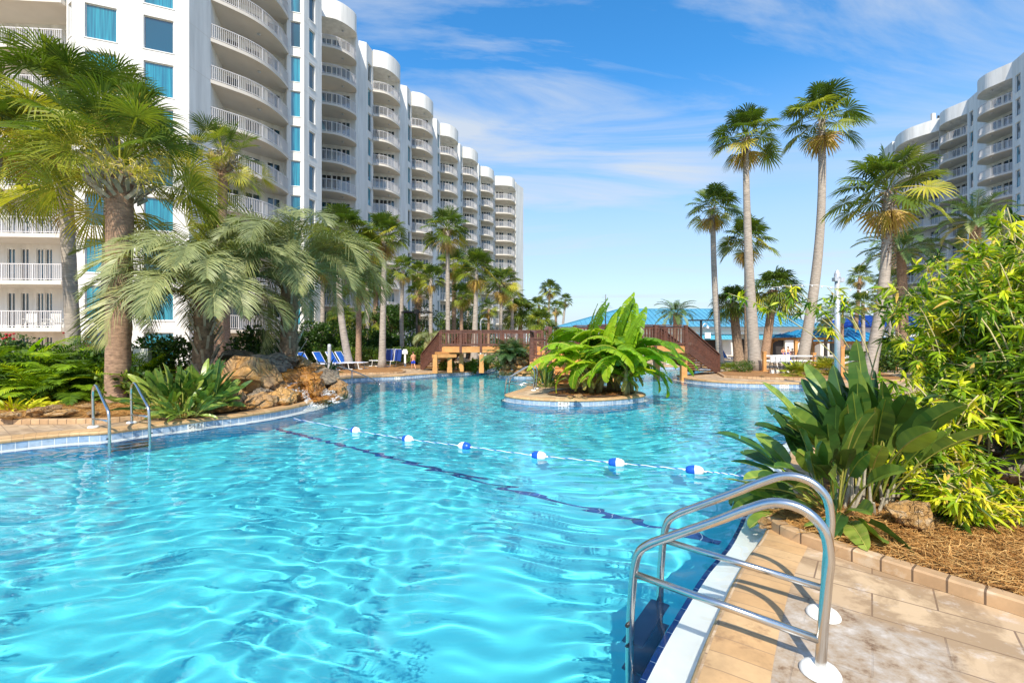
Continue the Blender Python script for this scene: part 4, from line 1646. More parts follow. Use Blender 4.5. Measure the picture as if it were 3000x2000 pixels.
mb.lathe([(.02, .06), (.12, .02), (.14, -.06), (.02, -.08)], 12, 0, (gx + .36, 33, 3.2))
mb.build('lamp_head', M['white'], t, True)
bp = G(965, 1090)
t = thing('bollard_light', 'white cylindrical bollard standing by the blue loungers', 'bollard')
mb = MB()
mb.lathe([(.095, 0), (.095, P(0, 1016, bp.y).z), (.085, P(0, 1010, bp.y).z + .02), (.01, P(0, 1009, bp.y).z + .03)], 16, 0, (bp.x, bp.y, 0))
mb.build('column', M['grey_metal'], t, True)
sg = G(1187, 1074)
t = thing('notice_sign', 'small white notice sign on a white post behind the boy', 'sign')
mb = MB()
mb.box((sg.x, sg.y, .40), (.11, .11, .85))
mb.build('post', M['white'], t)
mb = MB()
mb.box((sg.x, sg.y - .06, .92), (.34, .05, .22))
mb.box((sg.x, sg.y - .05, 1.07), (.24, .05, .08))
mb.build('board', M['white'], t)
# poles far off
for i, (u, v, Y) in enumerate(((2318, 919, 120), (2407, 926, 110))):
    p = P(u, v, Y)
    t = thing('utility_pole', ('far wooden utility pole with a crossarm above the clubhouse roof', 'far slim street light above the side building roof')[i], 'pole')
    mb = MB()
    mb.tube([(p.x, p.y, 0), (p.x, p.y, p.z)], .13, 6)
    if i == 0:
        mb.bar((p.x - .7, p.y, p.z - .2), (p.x + .7, p.y, p.z - .2), .15)
    else:
        mb.bar((p.x - .8, p.y, p.z), (p.x, p.y, p.z - .1), .12)
    mb.build('pole', M['grey_metal'] if i else M['bark'], t)

# fence with orange posts on the right bank
t = thing('pool_fence', 'white rail fence with orange and brown posts behind the right bank', 'fence')
fp = [G(2239, 1091), G(2384, 1092), G(2466, 1108), G(2507, 1086), G(2620, 1085)]
for i, p in enumerate(fp):
    mb = MB()
    hh = (1.05, 1.0, 1.35, .9, .9)[i]
    mb.box((p.x, p.y, hh / 2), (.15, .15, hh))
    mb.box((p.x, p.y, hh + .01), (.18, .18, .05))
    mb.box((p.x, p.y, .06), (.3, .3, .08))
    mb.build('post', M['brown_wood'] if i == 3 else M['orange_wood'], t)
mb = MB()
for i in range(len(fp) - 1):
    for z in (.86, .62):
        mb.bar(fp[i] + ZL * z, fp[i + 1] + ZL * z, .05, .07)
mb.build('rail', M['white'], t)
t = thing('string_lights', 'thin wire with tiny bulbs strung from the palm trunk to the light pole', 'string lights')
mb = MB()
a, b = P(2262, 842, 24), P(2540, 852, 20.3)
c = P(2360, 834, 22.5)
w_ = smooth_line([a, c, P(2453, 843, 21.5), b], 10)
mb.tube(w_, .012, 5)
for p in w_[::3]:
    mb.lathe([(.002, 0), (.03, -.04), (.03, -.08), (.002, -.11)], 6, 0, p)
mb.build('wire', M['white'], t)


# ------------------------------------------------------------------ loungers and chairs
def lounger(p, rz, label, fabric, back=50, group='sun loungers on the pool deck'):
    t = thing('sun_lounger', label, 'lounger', p, rz, group)
    h = .36
    mb = MB()
    for y in (-.31, .31):
        mb.tube([(-.1, y, h), (1.25, y, h)], .022, 6)
        for x in (.1, .95):
            mb.tube([(x, y, h), (x + .08, y, 0)], .02, 6)
            mb.tube([(x + .08, y, 0.02), (x + .3, y, .02)], .02, 6)
    mb.tube([(1.25, -.31, h), (1.25, .31, h)], .022, 6)
    a = R(back)
    ex, ez = -.1 - .72 * math.cos(a), h + .72 * math.sin(a)
    for y in (-.31, .31):
        mb.tube([(-.1, y, h), (ex, y, ez)], .022, 6)
    mb.tube([(ex, -.31, ez), (ex, .31, ez)], .022, 6)
    mb.build('frame', M['white'], t)
    mb = MB()
    mb.prism([(-.08, -.29), (1.22, -.29), (1.22, .29), (-.08, .29)], h - .005, h + .012)
    mb.build('seat', fabric, t)
    mb = MB()
    mb.bar((-.1, 0, h + .01), (ex, 0, ez + .01), .58, .015)
    mb.build('backrest', fabric, t)
    return t


for i, (u, v, rz, lab) in enumerate(((902, 1090, -12, 'blue sling lounger half hidden by the waterfall rocks'), (948, 1088, -14, 'blue sling lounger just left of the white bollard'),
                                     (985, 1086, -14, 'blue sling lounger just right of the white bollard'), (1012, 1085, -12, 'blue sling lounger with raised back leaning towards the curved palm trunk'))):
    p = G(u, v - 3)
    lounger((p.x, p.y, .05), R(rz), lab, M['blue_fabric'], 58)
for i, (u, v, rz, lab) in enumerate(((1135, 1074, 150, 'dark blue lounger folded up behind the straight palm trunk'), (1158, 1074, 160, 'dark blue lounger folded up beside the white notice sign'))):
    p = G(u, v + 2)
    lounger((p.x, p.y, .05), R(rz), lab, M['navy_fabric'], 82)
for i, (u, v, rz, lab, fb) in enumerate(((1908, 1066, -10, 'lounger draped in white towels left of the orange bridge pillar', 'white'), (1962, 1066, 170, 'white draped lounger facing left under the right bridge', 'white'),
                                         (2035, 1064, -160, 'blue lounger under the right bridge stairs', 'blue_fabric'), (2128, 1062, 15, 'blue lounger behind the foot of the bridge stairs', 'blue_fabric'),
                                         (2796, 1083, 200, 'bright blue lounger seen through the bamboo leaves', 'blue_fabric'), (1400, 1052, 20, 'blue lounger under the left bridge stairs', 'blue_fabric'))):
    p = G(u, v)
    lounger((p.x, p.y, .0), R(rz), lab, M[fb], 55)


def folding_chair(p, rz, label):
    t = thing('folding_chair', label, 'chair', p, rz, 'folded white chairs leaning in a row')
    mb = MB()
    for x in (-.1, .1):
        mb.tube([(x, -.12, 0), (x, .10, .62)], .013, 6)
        mb.tube([(x * .9, .16, 0), (x * .9, -.04, .62)], .013, 6)
    mb.tube([(-.1, .06, .3), (.1, .06, .3)], .012, 6)
    mb.build('frame', M['black'], t)
    mb = MB()
    mb.box((0, -.02, .72), (.205, .05, .24))
    mb.build('backrest', M['plastic_white'], t)
    mb = MB()
    mb.box((0, 0, .12), (.19, .05, .16))
    mb.build('seat', M['plastic_white'], t)


for i, u in enumerate((2262, 2277, 2292, 2306)):
    p = G(u, 1097)
    folding_chair((p.x, p.y, .02), R(5), ['leftmost folded white chair by the thick palm base', 'second folded white chair from the palm base', 'third folded white chair from the palm base', 'folded white chair nearest the fan shaped palm shrub'][i])
for i, (x, y, rz) in enumerate(((-30.6, 29.3, 40), (-29.7, 29.5, -30), (-28.8, 29.2, 60))):
    t = thing('balcony_chair', ['white slatted balcony chair at the left of the lowest balcony', 'white slatted balcony chair in the middle of the lowest balcony', 'white slatted balcony chair at the corner of the lowest balcony'][i], 'chair', (x, y, F0), R(rz), 'white balcony chairs')
    mb = MB()
    for k in range(5):
        mb.box((-.2 + .1 * k, .22, .62), (.07, .03, .62), 0, 0, .5, R(-14))
        mb.box((-.2 + .1 * k, 0, .36), (.07, .5, .03))
    mb.build('seat', M['plastic_white'], t)
    for a in (-.25, .25):
        for c in (-.22, .22):
            mb = MB()
            mb.box((a, c, .18), (.05, .05, .36))
            mb.build('leg', M['plastic_white'], t)
    mb = MB()
    for a in (-.29, .29):
        mb.box((a, -.02, .56), (.07, .5, .03))
    mb.build('armrest', M['plastic_white'], t)

um = thing('patio_umbrella', 'pale teal umbrella seen behind the bamboo', 'umbrella')
ux, uy = P(2782, 1000, 20).x, 20
mb = MB()
for k in range(8):
    a0, a1 = 2 * PI * k / 8, 2 * PI * (k + 1) / 8
    mb.add([(ux, uy, 2.15), (ux + 1.2 * math.cos(a0), uy + 1.2 * math.sin(a0), 1.68), (ux + 1.2 * math.cos(a1), uy + 1.2 * math.sin(a1), 1.68),
            (ux + 1.2 * math.cos(a1), uy + 1.2 * math.sin(a1), 1.58), (ux + 1.2 * math.cos(a0), uy + 1.2 * math.sin(a0), 1.58)], [(0, 1, 2), (1, 4, 3, 2)])
mb.build('canopy', M['umbrella'], um)
mb = MB()
mb.tube([(ux, uy, 0), (ux, uy, 2.15)], .025, 8)
mb.build('pole', M['orange_wood'], um)


# ------------------------------------------------------------------ people
def skin_body(name, chains, mat, parent=None, levels=1):
    """one connected skinned figure: chains = [[(x,y,z,r), ...], ...], each later chain starts on a joint already laid"""
    verts, edges, radii = [], [], []

    def vid(p):
        for i, q in enumerate(verts):
            if (Vector(q) - Vector(p[:3])).length < 1e-4:
                return i
        verts.append(tuple(p[:3]))
        radii.append(p[3])
        return len(verts) - 1
    for ch_ in chains:
        prev = None
        for p in ch_:
            i = vid(p)
            if prev is not None and prev != i:
                edges.append((prev, i))
            prev = i
    me = bpy.data.meshes.new(name)
    me.from_pydata(verts, edges, [])
    o = link_mesh(name, me, parent)
    md = o.modifiers.new('skin', 'SKIN')
    for i, s_ in enumerate(me.skin_vertices[0].data):
        s_.radius = (radii[i], radii[i])
        s_.use_root = (i == 0)
    md.use_smooth_shade = True
    sb = o.modifiers.new('sub', 'SUBSURF')
    sb.levels = sb.render_levels = levels
    me.materials.append(mat)
    return o


def person(loc, rz, H, label, pose='walk'):
    t = thing('person', label, 'person', loc, rz)
    k = H
    if pose == 'walk':       # faces local +Y, back towards the viewer when rz = 0
        pel = (0, 0, .52)
        hipL, hipR = (-.055, 0, .50), (.055, 0, .50)
        kneeL, kneeR = (-.055, .06, .28), (.055, -.03, .27)
        ankL, ankR = (-.05, .09, .04), (.06, -.17, .10)
        toeL, toeR = (-.055, .17, .015), (.065, -.12, .02)
        shL, shR = (-.115, 0, .80), (.115, 0, .80)
        elL, elR = (-.15, -.05, .635), (.15, .05, .64)
        haL, haR = (-.135, .05, .50), (.15, .13, .53)
        nk, hd = (0, .005, .85), (0, .02, .935)
    elif pose == 'sit':
        pel = (0, 0, .26)
        hipL, hipR = (-.055, 0, .25), (.055, 0, .25)
        kneeL, kneeR = (-.08, .23, .27), (.08, .23, .27)
        ankL, ankR = (-.08, .25, .04), (.08, .25, .04)
        toeL, toeR = (-.08, .33, .015), (.08, .33, .015)
        shL, shR = (-.115, -.02, .53), (.115, -.02, .53)
        elL, elR = (-.15, .04, .38), (.15, .04, .38)
        haL, haR = (-.09, .16, .30), (.09, .16, .30)
        nk, hd = (0, -.01, .58), (0, .01, .665)
    else:                    # lying on the back along +X... head at -X
        pel = (0, 0, .06)
        hipL, hipR = (.03, -.055, .06), (.03, .055, .06)
        kneeL, kneeR = (.26, -.07, .10), (.26, .07, .09)
        ankL, ankR = (.48, -.07, .045), (.48, .07, .045)
        toeL, toeR = (.49, -.07, .10), (.49, .07, .10)
        shL, shR = (-.28, -.115, .07), (-.28, .115, .07)
        elL, elR = (-.14, -.17, .06), (-.14, .17, .06)
        haL, haR = (.0, -.15, .06), (.0, .15, .06)
        nk, hd = (-.34, 0, .08), (-.42, 0, .09)

    def s(p, r):
        return (p[0] * k, p[1] * k, p[2] * k, r * k)
    up = Vector(nk) - Vector(pel)
    waist = tuple(Vector(pel) + up * .35)
    chest = tuple(Vector(pel) + up * .72)
    chains = [[s(pel, .072), s(waist, .064), s(chest, .080), s(nk, .030), s(hd, .052), s(tuple(Vector(hd) + up.normalized() * .045), .042)],
              [s(pel, .072), s(hipL, .055), s(kneeL, .036), s(ankL, .022), s(toeL, .018)], [s(pel, .072), s(hipR, .055), s(kneeR, .036), s(ankR, .022), s(toeR, .018)]]
    for sh, el, ha in ((shL, elL, haL), (shR, elR, haR)):
        d = (Vector(ha) - Vector(el)).normalized()
        sdv = d.cross(Vector((0, 0, 1)) if abs(d.z) < .8 else Vector((0, 1, 0))).normalized()
        palm = Vector(ha) + d * .03
        chains.append([s(chest, .08), s(sh, .034), s(el, .023), s(ha, .015), s(tuple(palm), .016)])
        for q in range(4):
            f0 = palm + sdv * (q - 1.5) * .009 + d * .018
            f1 = f0 + d * (.022, .027, .025, .019)[q] + Vector((0, .006, -.004))
            chains.append([s(tuple(palm), .016), s(tuple(f0), .0055), s(tuple(f1), .0048)])
        th = Vector(ha) + d * .016 - sdv * .02
        chains.append([s(ha, .015), s(tuple(th), .006), s(tuple(th + d * .02), .005)])
    skin_body('body', chains, M['skin'], t, 2)
    # hair cap, shorts
    mb = MB()
    n = 12
    hc = Vector(hd) * k
    vs, fs = [], []
    for i in range(6):
        th = PI * .62 * i / 5
        for j in range(n):
            ph = 2 * PI * j / n
            vs.append((hc.x + .064 * k * math.sin(th) * math.cos(ph), hc.y - .010 * k + .070 * k * math.sin(th) * math.sin(ph), hc.z + .02 * k + .068 * k * math.cos(th)))
    for i in range(5):
        for j in range(n):
            fs.append((i * n + j, (i + 1) * n + j, (i + 1) * n + (j + 1) % n, i * n + (j + 1) % n))
    mb.add(vs, fs)
    mb.build('hair', M['hair'], t, True)
    ch_ = [[s(tuple(Vector(pel) + up * .12), .080), s(pel, .084)], [s(pel, .084), s(hipL, .068), s(tuple(Vector(hipL).lerp(Vector(kneeL), .80)), .056)],
           [s(pel, .084), s(hipR, .068), s(tuple(Vector(hipR).lerp(Vector(kneeR), .80)), .056)]]
    o = skin_body('shorts', ch_, M['shorts'], t, 2)
    # faces: nose, ears, eyes kept tiny at this distance
    mb = MB()
    for ex in (-.022, .022):
        mb.lathe([(.001, .007), (.006, .003), (.006, -.003), (.001, -.007)], 6, 0, (hc.x + ex * k, hc.y + .050 * k, hc.z + .012 * k))
    mb.build('eye', M['dark'], t)
    mb = MB()
    mb.tube([(hc.x, hc.y + .05 * k, hc.z + .012 * k), (hc.x, hc.y + .066 * k, hc.z - .012 * k)], [.005 * k, .011 * k], 6)
    for ex in (-.054, .054):
        mb.box((hc.x + ex * k, hc.y, hc.z), (.012 * k, .024 * k, .034 * k))
    mb.build('nose_and_ears', M['skin'], t, True)
    return t


kp = G(1211, 1083)
person((kp.x, kp.y, 0.0), R(35), 1.02, 'boy in bright blue swim shorts walking away beside the black lamp post')
for i, (u, Y, z) in enumerate(((2295, 33.5, .45), (2309, 33.0, .50), (2321, 33.2, .35))):
    person((P(u, 1000, Y).x, Y, z), R((170, 200, 150)[i]), 1.0, ['person seated under the pavilion, nearest its left post', 'person sitting upright in the middle of the three under the pavilion', 'person seated low, right of the other two under the pavilion'][i], 'sit')
t = thing('pool_bench', 'low white plastered bench the seated people use under the pavilion', 'bench')
mb = MB()
mb.box((P(2308, 1000, 33.2).x, 33.3, .3), (1.6, .6, .56))
mb.build('seat', M['white'], t)
for i, (u, Y) in enumerate(((2262, 27.5), (2284, 28.5))):
    p = P(u, 1000, Y)
    t = lounger((p.x, p.y, 0), 0, ['white lounger with a sunbather behind the folded chairs, nearer one', 'white lounger with a sunbather behind the folded chairs, farther one'][i], M['white'], 12)
    person((p.x + .35, p.y, .37), 0, 1.45, ['sunbather lying flat on the nearer white lounger behind the folded chairs', 'sunbather lying flat on the farther white lounger behind the folded chairs'][i], 'lie')

# ------------------------------------------------------------------ vegetation generators
def unit(v):
    return v / np.maximum(np.linalg.norm(v, axis=-1, keepdims=True), 1e-9)


def frame(az, el, roll=0.0):
    """forward, side, up of a leaf growing out at azimuth az and elevation el"""
    f = np.array([math.cos(az) * math.cos(el), math.sin(az) * math.cos(el), math.sin(el)])
    s = np.array([-math.sin(az), math.cos(az), 0.0])
    u = np.cross(f, s)
    c, d = math.cos(roll), math.sin(roll)
    return f, s * c + u * d, u * c - s * d


def fan_leaf(fb, base, az, el, pet, rad, rng, tint, nseg=26, spread=2.5, droop=.35, roll=0.0, fold=.25, stiff=.5, pw=.02, wf=1.0):
    f, s, u = frame(az, el, roll)
    # petiole as a bent ribbon
    n = 6
    t = np.linspace(0, 1, n)[:, None]
    P_ = base + f * pet * t + np.array([0, 0, -1.0]) * (pet * .22 * t ** 2)
    wv = s * pw
    fb.grid(np.stack([P_ - wv, P_ - u * pw * .8, P_ + wv], 1), min(1, tint + .12))
    hub = P_[-1]
    tan = unit((P_[-1] - P_[-2])[None])[0]
    f2 = tan
    u2 = unit(np.cross(f2, s)[None])[0]
    ph = np.linspace(-spread, spread, nseg)
    ph = ph + rng.normal(0, .02, nseg)
    L = rad * (.80 + .20 * np.cos(ph * .55)) * rng.uniform(.90, 1.06, nseg)
    fr = np.array([.03, .34, .62, .84, 1.0])
    dphi = 2 * spread / nseg * wf
    wd = np.array([.25, .95, .74, .42, .03])
    pts = np.zeros((nseg, 5, 3, 3))
    g = droop * rng.uniform(.7, 1.35, nseg)
    for j, q in enumerate(fr):
        r_ = L * q
        hw = rad * q * math.tan(dphi * .5) * wd[j] if q <= .62 else rad * .62 * math.tan(dphi * .5) * wd[j]
        ctr = hub + (np.cos(ph)[:, None] * f2 + np.sin(ph)[:, None] * s) * r_[:, None]
        # cupped blade, folded about the midrib
        ctr = ctr + u2 * (fold * (np.abs(np.sin(ph)) ** 1.5) * r_)[:, None]
        ctr[:, 2] -= g * rad * max(0, q - stiff * .6) ** 2.2 * (1.4 + .9 * rng.random(nseg))
        ctr[:, 2] -= .12 * rad * q * q
        sd = (-np.sin(ph)[:, None] * f2 + np.cos(ph)[:, None] * s)
        pts[:, j, 0] = ctr - sd * hw
        pts[:, j, 1] = ctr - u2 * hw * .55
        pts[:, j, 2] = ctr + sd * hw
    tt = np.clip(tint + rng.normal(0, .05, nseg), 0, 1)
    fb.grid(pts, tt)


def fan_crown(seed, R_, n, kind='wash', skirt=0, nseg=24):
    rng = np.random.default_rng(seed)
    fb = FB()
    for i in range(n):
        t = (i + .5) / n
        el = R(84) - t ** 1.05 * R(112 if kind == 'wash' else 125) + rng.normal(0, R(7))
        az = i * 2.39996 + rng.normal(0, .25)
        pet = R_ * (.56 if kind == 'wash' else .48) * rng.uniform(.8, 1.15)
        rad = R_ * (.43 if kind == 'wash' else .54) * rng.uniform(.85, 1.1)
        tint = .10 + .30 * rng.random() + .46 * max(0, t - .45) + (0.25 if rng.random() < .12 else 0)
        base = np.array([0, 0, 0]) + np.array([math.cos(az), math.sin(az), 0]) * R_ * .04 + np.array([0, 0, R_ * .12 * (1 - t)])
        fan_leaf(fb, base, az, el, pet, rad, rng, tint, nseg, spread=rng.uniform(1.9, 2.6) if kind == 'wash' else rng.uniform(1.6, 2.1),
                 droop=.30 if kind == 'wash' else .38, roll=rng.normal(0, .35), fold=.22 if kind == 'wash' else .42, stiff=.6 if kind == 'wash' else .4, pw=R_ * .012)
    for i in range(skirt):
        az = i * 2.1 + rng.random()
        fan_leaf(fb, np.array([0, 0, -R_ * .1]), az, R(-72) + rng.normal(0, .1), R_ * .22, R_ * .42, rng, .93 + .07 * rng.random(), 14, 1.2, .3, rng.normal(0, .6), .5, .5, R_ * .01)
    return fb.mesh('crown', M['fan'])


def frond(fb, base, az, el, L, rng, tint, nl=34, bend=1.2, ll=.32, vee=.5, droop=.35, lw=.012, twist=0.0, start=.18):
    n = 14
    t = np.linspace(0, 1, n)
    e = el - bend * t ** 1.3
    step = L / (n - 1)
    d = np.stack([np.cos(e) * math.cos(az), np.cos(e) * math.sin(az), np.sin(e)], 1)
    P_ = base + np.concatenate([[[0, 0, 0]], np.cumsum(d[:-1] * step, 0)])
    s = np.array([-math.sin(az), math.cos(az), 0.0])
    w_ = (L * .010 * (1 - .75 * t))[:, None] * s
    up = np.cross(d, s)
    fb.grid(np.stack([P_ - w_, P_ - up * (L * .008 * (1 - .7 * t))[:, None], P_ + w_], 1), min(1, tint + .2))
    q = np.linspace(start, .99, nl)
    C = np.stack([np.interp(q, t, P_[:, k]) for k in range(3)], 1)
    D = unit(np.stack([np.interp(q, t, d[:, k]) for k in range(3)], 1))
    U = unit(np.cross(D, s))
    U = np.where(U[:, 2:3] < 0, U, U)
    prof = np.sin(np.clip((q - start) / (1 - start), 0, 1) ** .75 * PI * .86 + .28)
    for sg in (-1, 1):
        fwd = .55 + .5 * q
        dirv = unit(D * fwd[:, None] + sg * s * 1.0 + (-U if False else U) * (vee * (1 + .25 * rng.normal(0, 1, nl)))[:, None] * (1 if U[0, 2] > 0 else -1))
        LL = L * ll * prof * rng.uniform(.85, 1.1, nl)
        pts = np.zeros((nl, 4, 2, 3))
        nrm = unit(np.cross(dirv, D))
        wdir = unit(np.cross(dirv, nrm))
        for j, f_ in enumerate((0, .35, .7, 1.0)):
            c = C + dirv * (LL * f_)[:, None]
            c[:, 2] -= droop * LL * f_ ** 2 * rng.uniform(.7, 1.2, nl)
            ww = L * lw * (.6, 1.0, .8, .08)[j]
            pts[:, j, 0] = c - wdir * ww
            pts[:, j, 1] = c + wdir * ww
        fb.grid(pts, np.clip(tint + rng.normal(0, .06, nl), 0, 1))


def feather_crown(seed, L, n, mat, el0=80, el1=-10, bend=(1.0, 1.7), **kw):
    rng = np.random.default_rng(seed)
    fb = FB()
    for i in range(n):
        t = (i + .5) / n
        el = R(el0 - (el0 - el1) * t) + rng.normal(0, .08)
        az = i * 2.39996 + rng.normal(0, .2)
        tint = .25 + .3 * rng.random() + (.3 if t > .85 else 0)
        frond(fb, np.array([math.cos(az), math.sin(az), 0]) * L * .03, az, el, L * rng.uniform(.85, 1.1), rng, tint, bend=rng.uniform(*bend), **kw)
    return fb.mesh('crown', M[mat])


def trunk_mesh(base, top, r0, r1, mat, flare=1.35, bendv=(0, 0, 0), n=14, rough=.0, seed=0, rings=1):
    """tapered, slightly leaning trunk; base and top in local metres"""
    base = Vector(base)
    top = Vector(top)
    mb = MB()
    pts, rs = [], []
    k = max(10, int((top - base).length / .12)) if rough else 16
    rg = random.Random(seed)
    for i in range(k + 1):
        t = i / k
        p = base.lerp(top, t) + Vector(bendv) * math.sin(PI * t)
        r_ = r0 + (r1 - r0) * t ** .8
        r_ *= 1 + (flare - 1) * math.exp(-t * (top - base).length / .35)
        if rough:
            r_ *= 1 + rough * (rg.random() - .5) + rough * .5 * (i % 2)
        pts.append(p)
        rs.append(r_)
    mb.tube(pts, rs, n)
    return mb.mesh('trunk', M[mat], True)


def boots_mesh(z0, z1, r, rng, n=60, L=.28, wd=.05, mat='boot'):
    """criss-crossed old leaf bases round the top of a trunk"""
    mb = MB()
    for i in range(n):
        t = i / n
        a = i * 2.39996
        z = z0 + (z1 - z0) * t
        rr = r * (1 + .25 * t)
        p = Vector((math.cos(a) * rr, math.sin(a) * rr, z))
        tw = (.55 if i % 2 else -.55) + rng.gauss(0, .12)
        d = Vector((math.cos(a + tw), math.sin(a + tw), .75 + rng.gauss(0, .12))).normalized()
        q = p + d * L * rng.uniform(.8, 1.15)
        mb.bar(p, q, wd * rng.uniform(.8, 1.2), .018, up=(math.cos(a), math.sin(a), .2), tint=rng.random())
    return mb.mesh('boots', M[mat])


CROWNS = {}


def crown(kind, seed, **kw):
    key = (kind, seed)
    if key not in CROWNS:
        if kind == 'wash':
            CROWNS[key] = fan_crown(seed, 1.0, kw.get('n', 31), 'wash', 6, 24)
        elif kind == 'washlow':
            CROWNS[key] = fan_crown(seed, 1.0, 22, 'wash', 4, 16)
        elif kind == 'sabal':
            CROWNS[key] = fan_crown(seed, 1.0, 40, 'sabal', 0, 20)
        elif kind == 'date':
            CROWNS[key] = feather_crown(seed, 1.15, 34, 'feather', 75, -15, (1.0, 1.6), nl=26, ll=.22, lw=.011, vee=.45, droop=.2)
    return CROWNS[key]


def palm(name, label, base, top, crown_r, r0, r1, kind, seed, tmat='trunk_grey', group=None, bendv=(0, 0, 0), boots=False, rz=0.0, cat='palm tree', squash=1.0, boot_len=.18):
    base = Vector(base)
    top = Vector(top)
    t = thing(name, label, cat, base, 0.0, group)
    lt_ = top - base
    link_mesh('trunk', trunk_mesh((0, 0, -.05), lt_, r0, r1, tmat, bendv=bendv, seed=seed), t)
    c = link_mesh('crown', crown(kind, seed % 4), t, lt_)
    c.scale = (crown_r, crown_r, crown_r * squash)
    c.rotation_euler = (0, 0, rz + seed)
    if boots:
        rg = random.Random(seed)
        bo = link_mesh('boots', boots_mesh(-lt_.z * boots, .05, r1 * 1.05, rg, int(70 * max(boots, .15) * 5), boot_len, .045, 'trunk_rough'), t, lt_)
        if boots > .25:
            bo['kind'] = 'stuff'
    return t


def pg(u, v_base, Y, u_top, v_top, **kw):
    """base / top world points of a tree that stands at depth Y"""
    return P(u, 1000 + FPX * CAMZ / Y, Y), P(u_top, v_top, Y)


# --- washingtonia palms in the middle and right distance
GW = 'tall washingtonia palms round the pool'
wl = [
    # u_base, Y, u_top, v_top(crown hub), crown px, r0, r1, kind, seed, label, tmat, boots, bend
    (1027, 26.5, 1000, 680, 102, .23, .13, 'wash', 1, 'fan palm with a trunk curving left, rising beside the blue loungers', 'trunk_grey', 0, .35),
    (944, 31, 946, 775, 66, .17, .13, 'wash', 27, 'fan palm between the silver palms and the curved pale trunk', 'trunk_grey', 0, 0),
    (1180, 33, 1181, 790, 58, .17, .12, 'washlow', 28, 'fan palm with a slim trunk left of the double headed lamp', 'trunk_grey', 0, .1),
    (1262, 35, 1262, 815, 56, .17, .12, 'washlow', 29, 'fan palm with a slim trunk just left of the left bridge stairs', 'trunk_grey', 0, 0),
    (1352, 33, 1352, 868, 52, .15, .11, 'washlow', 30, 'low fan palm between the second and third trunks over the left bridge', 'trunk_red', 0, 0),
    (1050, 30, 1052, 840, 60, .2, .15, 'washlow', 31, 'low fan palm between the two pale trunks by the loungers', 'trunk_red', 0, 0),
    (1502, 38, 1500, 870, 50, .17, .12, 'washlow', 32, 'fan palm crown in front of the far corner of the left hotel', 'trunk_grey', 0, 0),
    (1119, 27.5, 1127, 690, 88, .22, .12, 'wash', 2, 'fan palm with a straight pale trunk right of the blue loungers', 'trunk_grey', .16, 0),
    (1075, 35, 1078, 735, 70, .2, .13, 'wash', 3, 'fan palm crown behind and between the two trunks by the loungers', 'trunk_grey', 0, 0),
    (1313, 31, 1311, 675, 86, .17, .12, 'wash', 0, 'tall pale fan palm rising behind the middle of the left bridge', 'trunk_grey', .12, 0),
    (1329, 37, 1331, 775, 62, .2, .16, 'wash', 5, 'shaded fan palm close behind the tall pale one at the left bridge', 'trunk_rough', 0, 0),
    (1388, 30, 1397, 790, 80, .26, .10, 'wash', 6, 'fan palm with a swollen base showing under the left bridge', 'trunk_grey', 0, 0),
    (1462, 34, 1471, 832, 68, .16, .10, 'wash', 7, 'fan palm with a slender pale trunk over the right end of the left bridge', 'trunk_grey', .15, 0),
    (1226, 40, 1228, 800, 48, .18, .13, 'washlow', 8, 'shaggy fan palm rising just above the double headed lamp', 'trunk_red', .4, 0),
    (1222, 37, 1224, 855, 45, .18, .13, 'washlow', 9, 'short fan palm crown directly behind the double headed lamp', 'trunk_red', .3, 0),
    (1430, 40, 1432, 905, 42, .14, .10, 'washlow', 10, 'short fan palm behind the gooseneck lamp', 'trunk_red', 0, 0),
    (1370, 44, 1372, 860, 44, .16, .12, 'washlow', 23, 'small fan palm between two pale trunks behind the left bridge', 'trunk_grey', 0, 0),
    (1601, 66, 1611, 848, 38, .22, .16, 'wash', 11, 'tallest of the small far palms beyond the end of the hotel', 'trunk_grey', 0, 0),
    (1640, 62, 1657, 880, 27, .2, .13, 'wash', 12, 'far palm on a leaning trunk left of the banana plants', 'trunk_grey', 0, 0),
    (1575, 60, 1579, 893, 34, .2, .15, 'washlow', 13, 'far palm just right of the end of the hotel', 'trunk_rough', 0, 0),
    (1627, 58, 1629, 902, 31, .2, .15, 'washlow', 14, 'far short palm between the two far slender palms', 'trunk_rough', 0, 0),
    (2112, 29, 2088, 610, 84, .21, .15, 'wash', 15, 'leftmost of the tall palms right of the bridge stairs', 'trunk_grey', .14, .12),
    (2213, 24.6, 2184, 405, 110, .33, .13, 'wash', 16, 'very tall palm with a wide flared base at the end of the bed', 'trunk_grey', .07, .10),
    (2348, 31, 2408, 350, 126, .36, .20, 'wash', 17, 'tallest palm of all, leaning right, behind the pavilion', 'trunk_grey', .10, -.5),
    (2190, 30, 2187, 705, 92, .20, .14, 'wash', 18, 'medium palm whose crown sits behind the very tall trunk', 'trunk_rough', .16, 0),
    (2543, 20.5, 2602, 560, 158, .27, .16, 'wash', 19, 'stout palm with a shaggy brown upper trunk right of the light pole', 'trunk_grey', .42, -.25),
    (2499, 48, 2520, 808, 44, .22, .17, 'washlow', 20, 'distant palm right of the light pole with a round crown', 'trunk_red', 0, 0),
    (2612, 42, 2606, 820, 50, .25, .18, 'washlow', 21, 'palm with a pale trunk seen through the bamboo tips', 'trunk_grey', 0, 0),
    (2583, 46, 2581, 850, 40, .22, .17, 'washlow', 22, 'short palm with an orange brown trunk right of the stout palm', 'trunk_red', 0, 0),
    (2634, 44, 2632, 860, 40, .28, .22, 'washlow', 24, 'short palm with an orange brown trunk left of the date palm', 'trunk_red', 0, 0),
    (2530, 38, 2528, 885, 42, .16, .12, 'washlow', 25, 'low palm between the light pole and the stout palm', 'trunk_grey', 0, 0),
    (2419, 36, 2419, 952, 27, .13, .11, 'washlow', 26, 'small palm at the right corner of the nearer pavilion', 'trunk_grey', 0, 0),
]
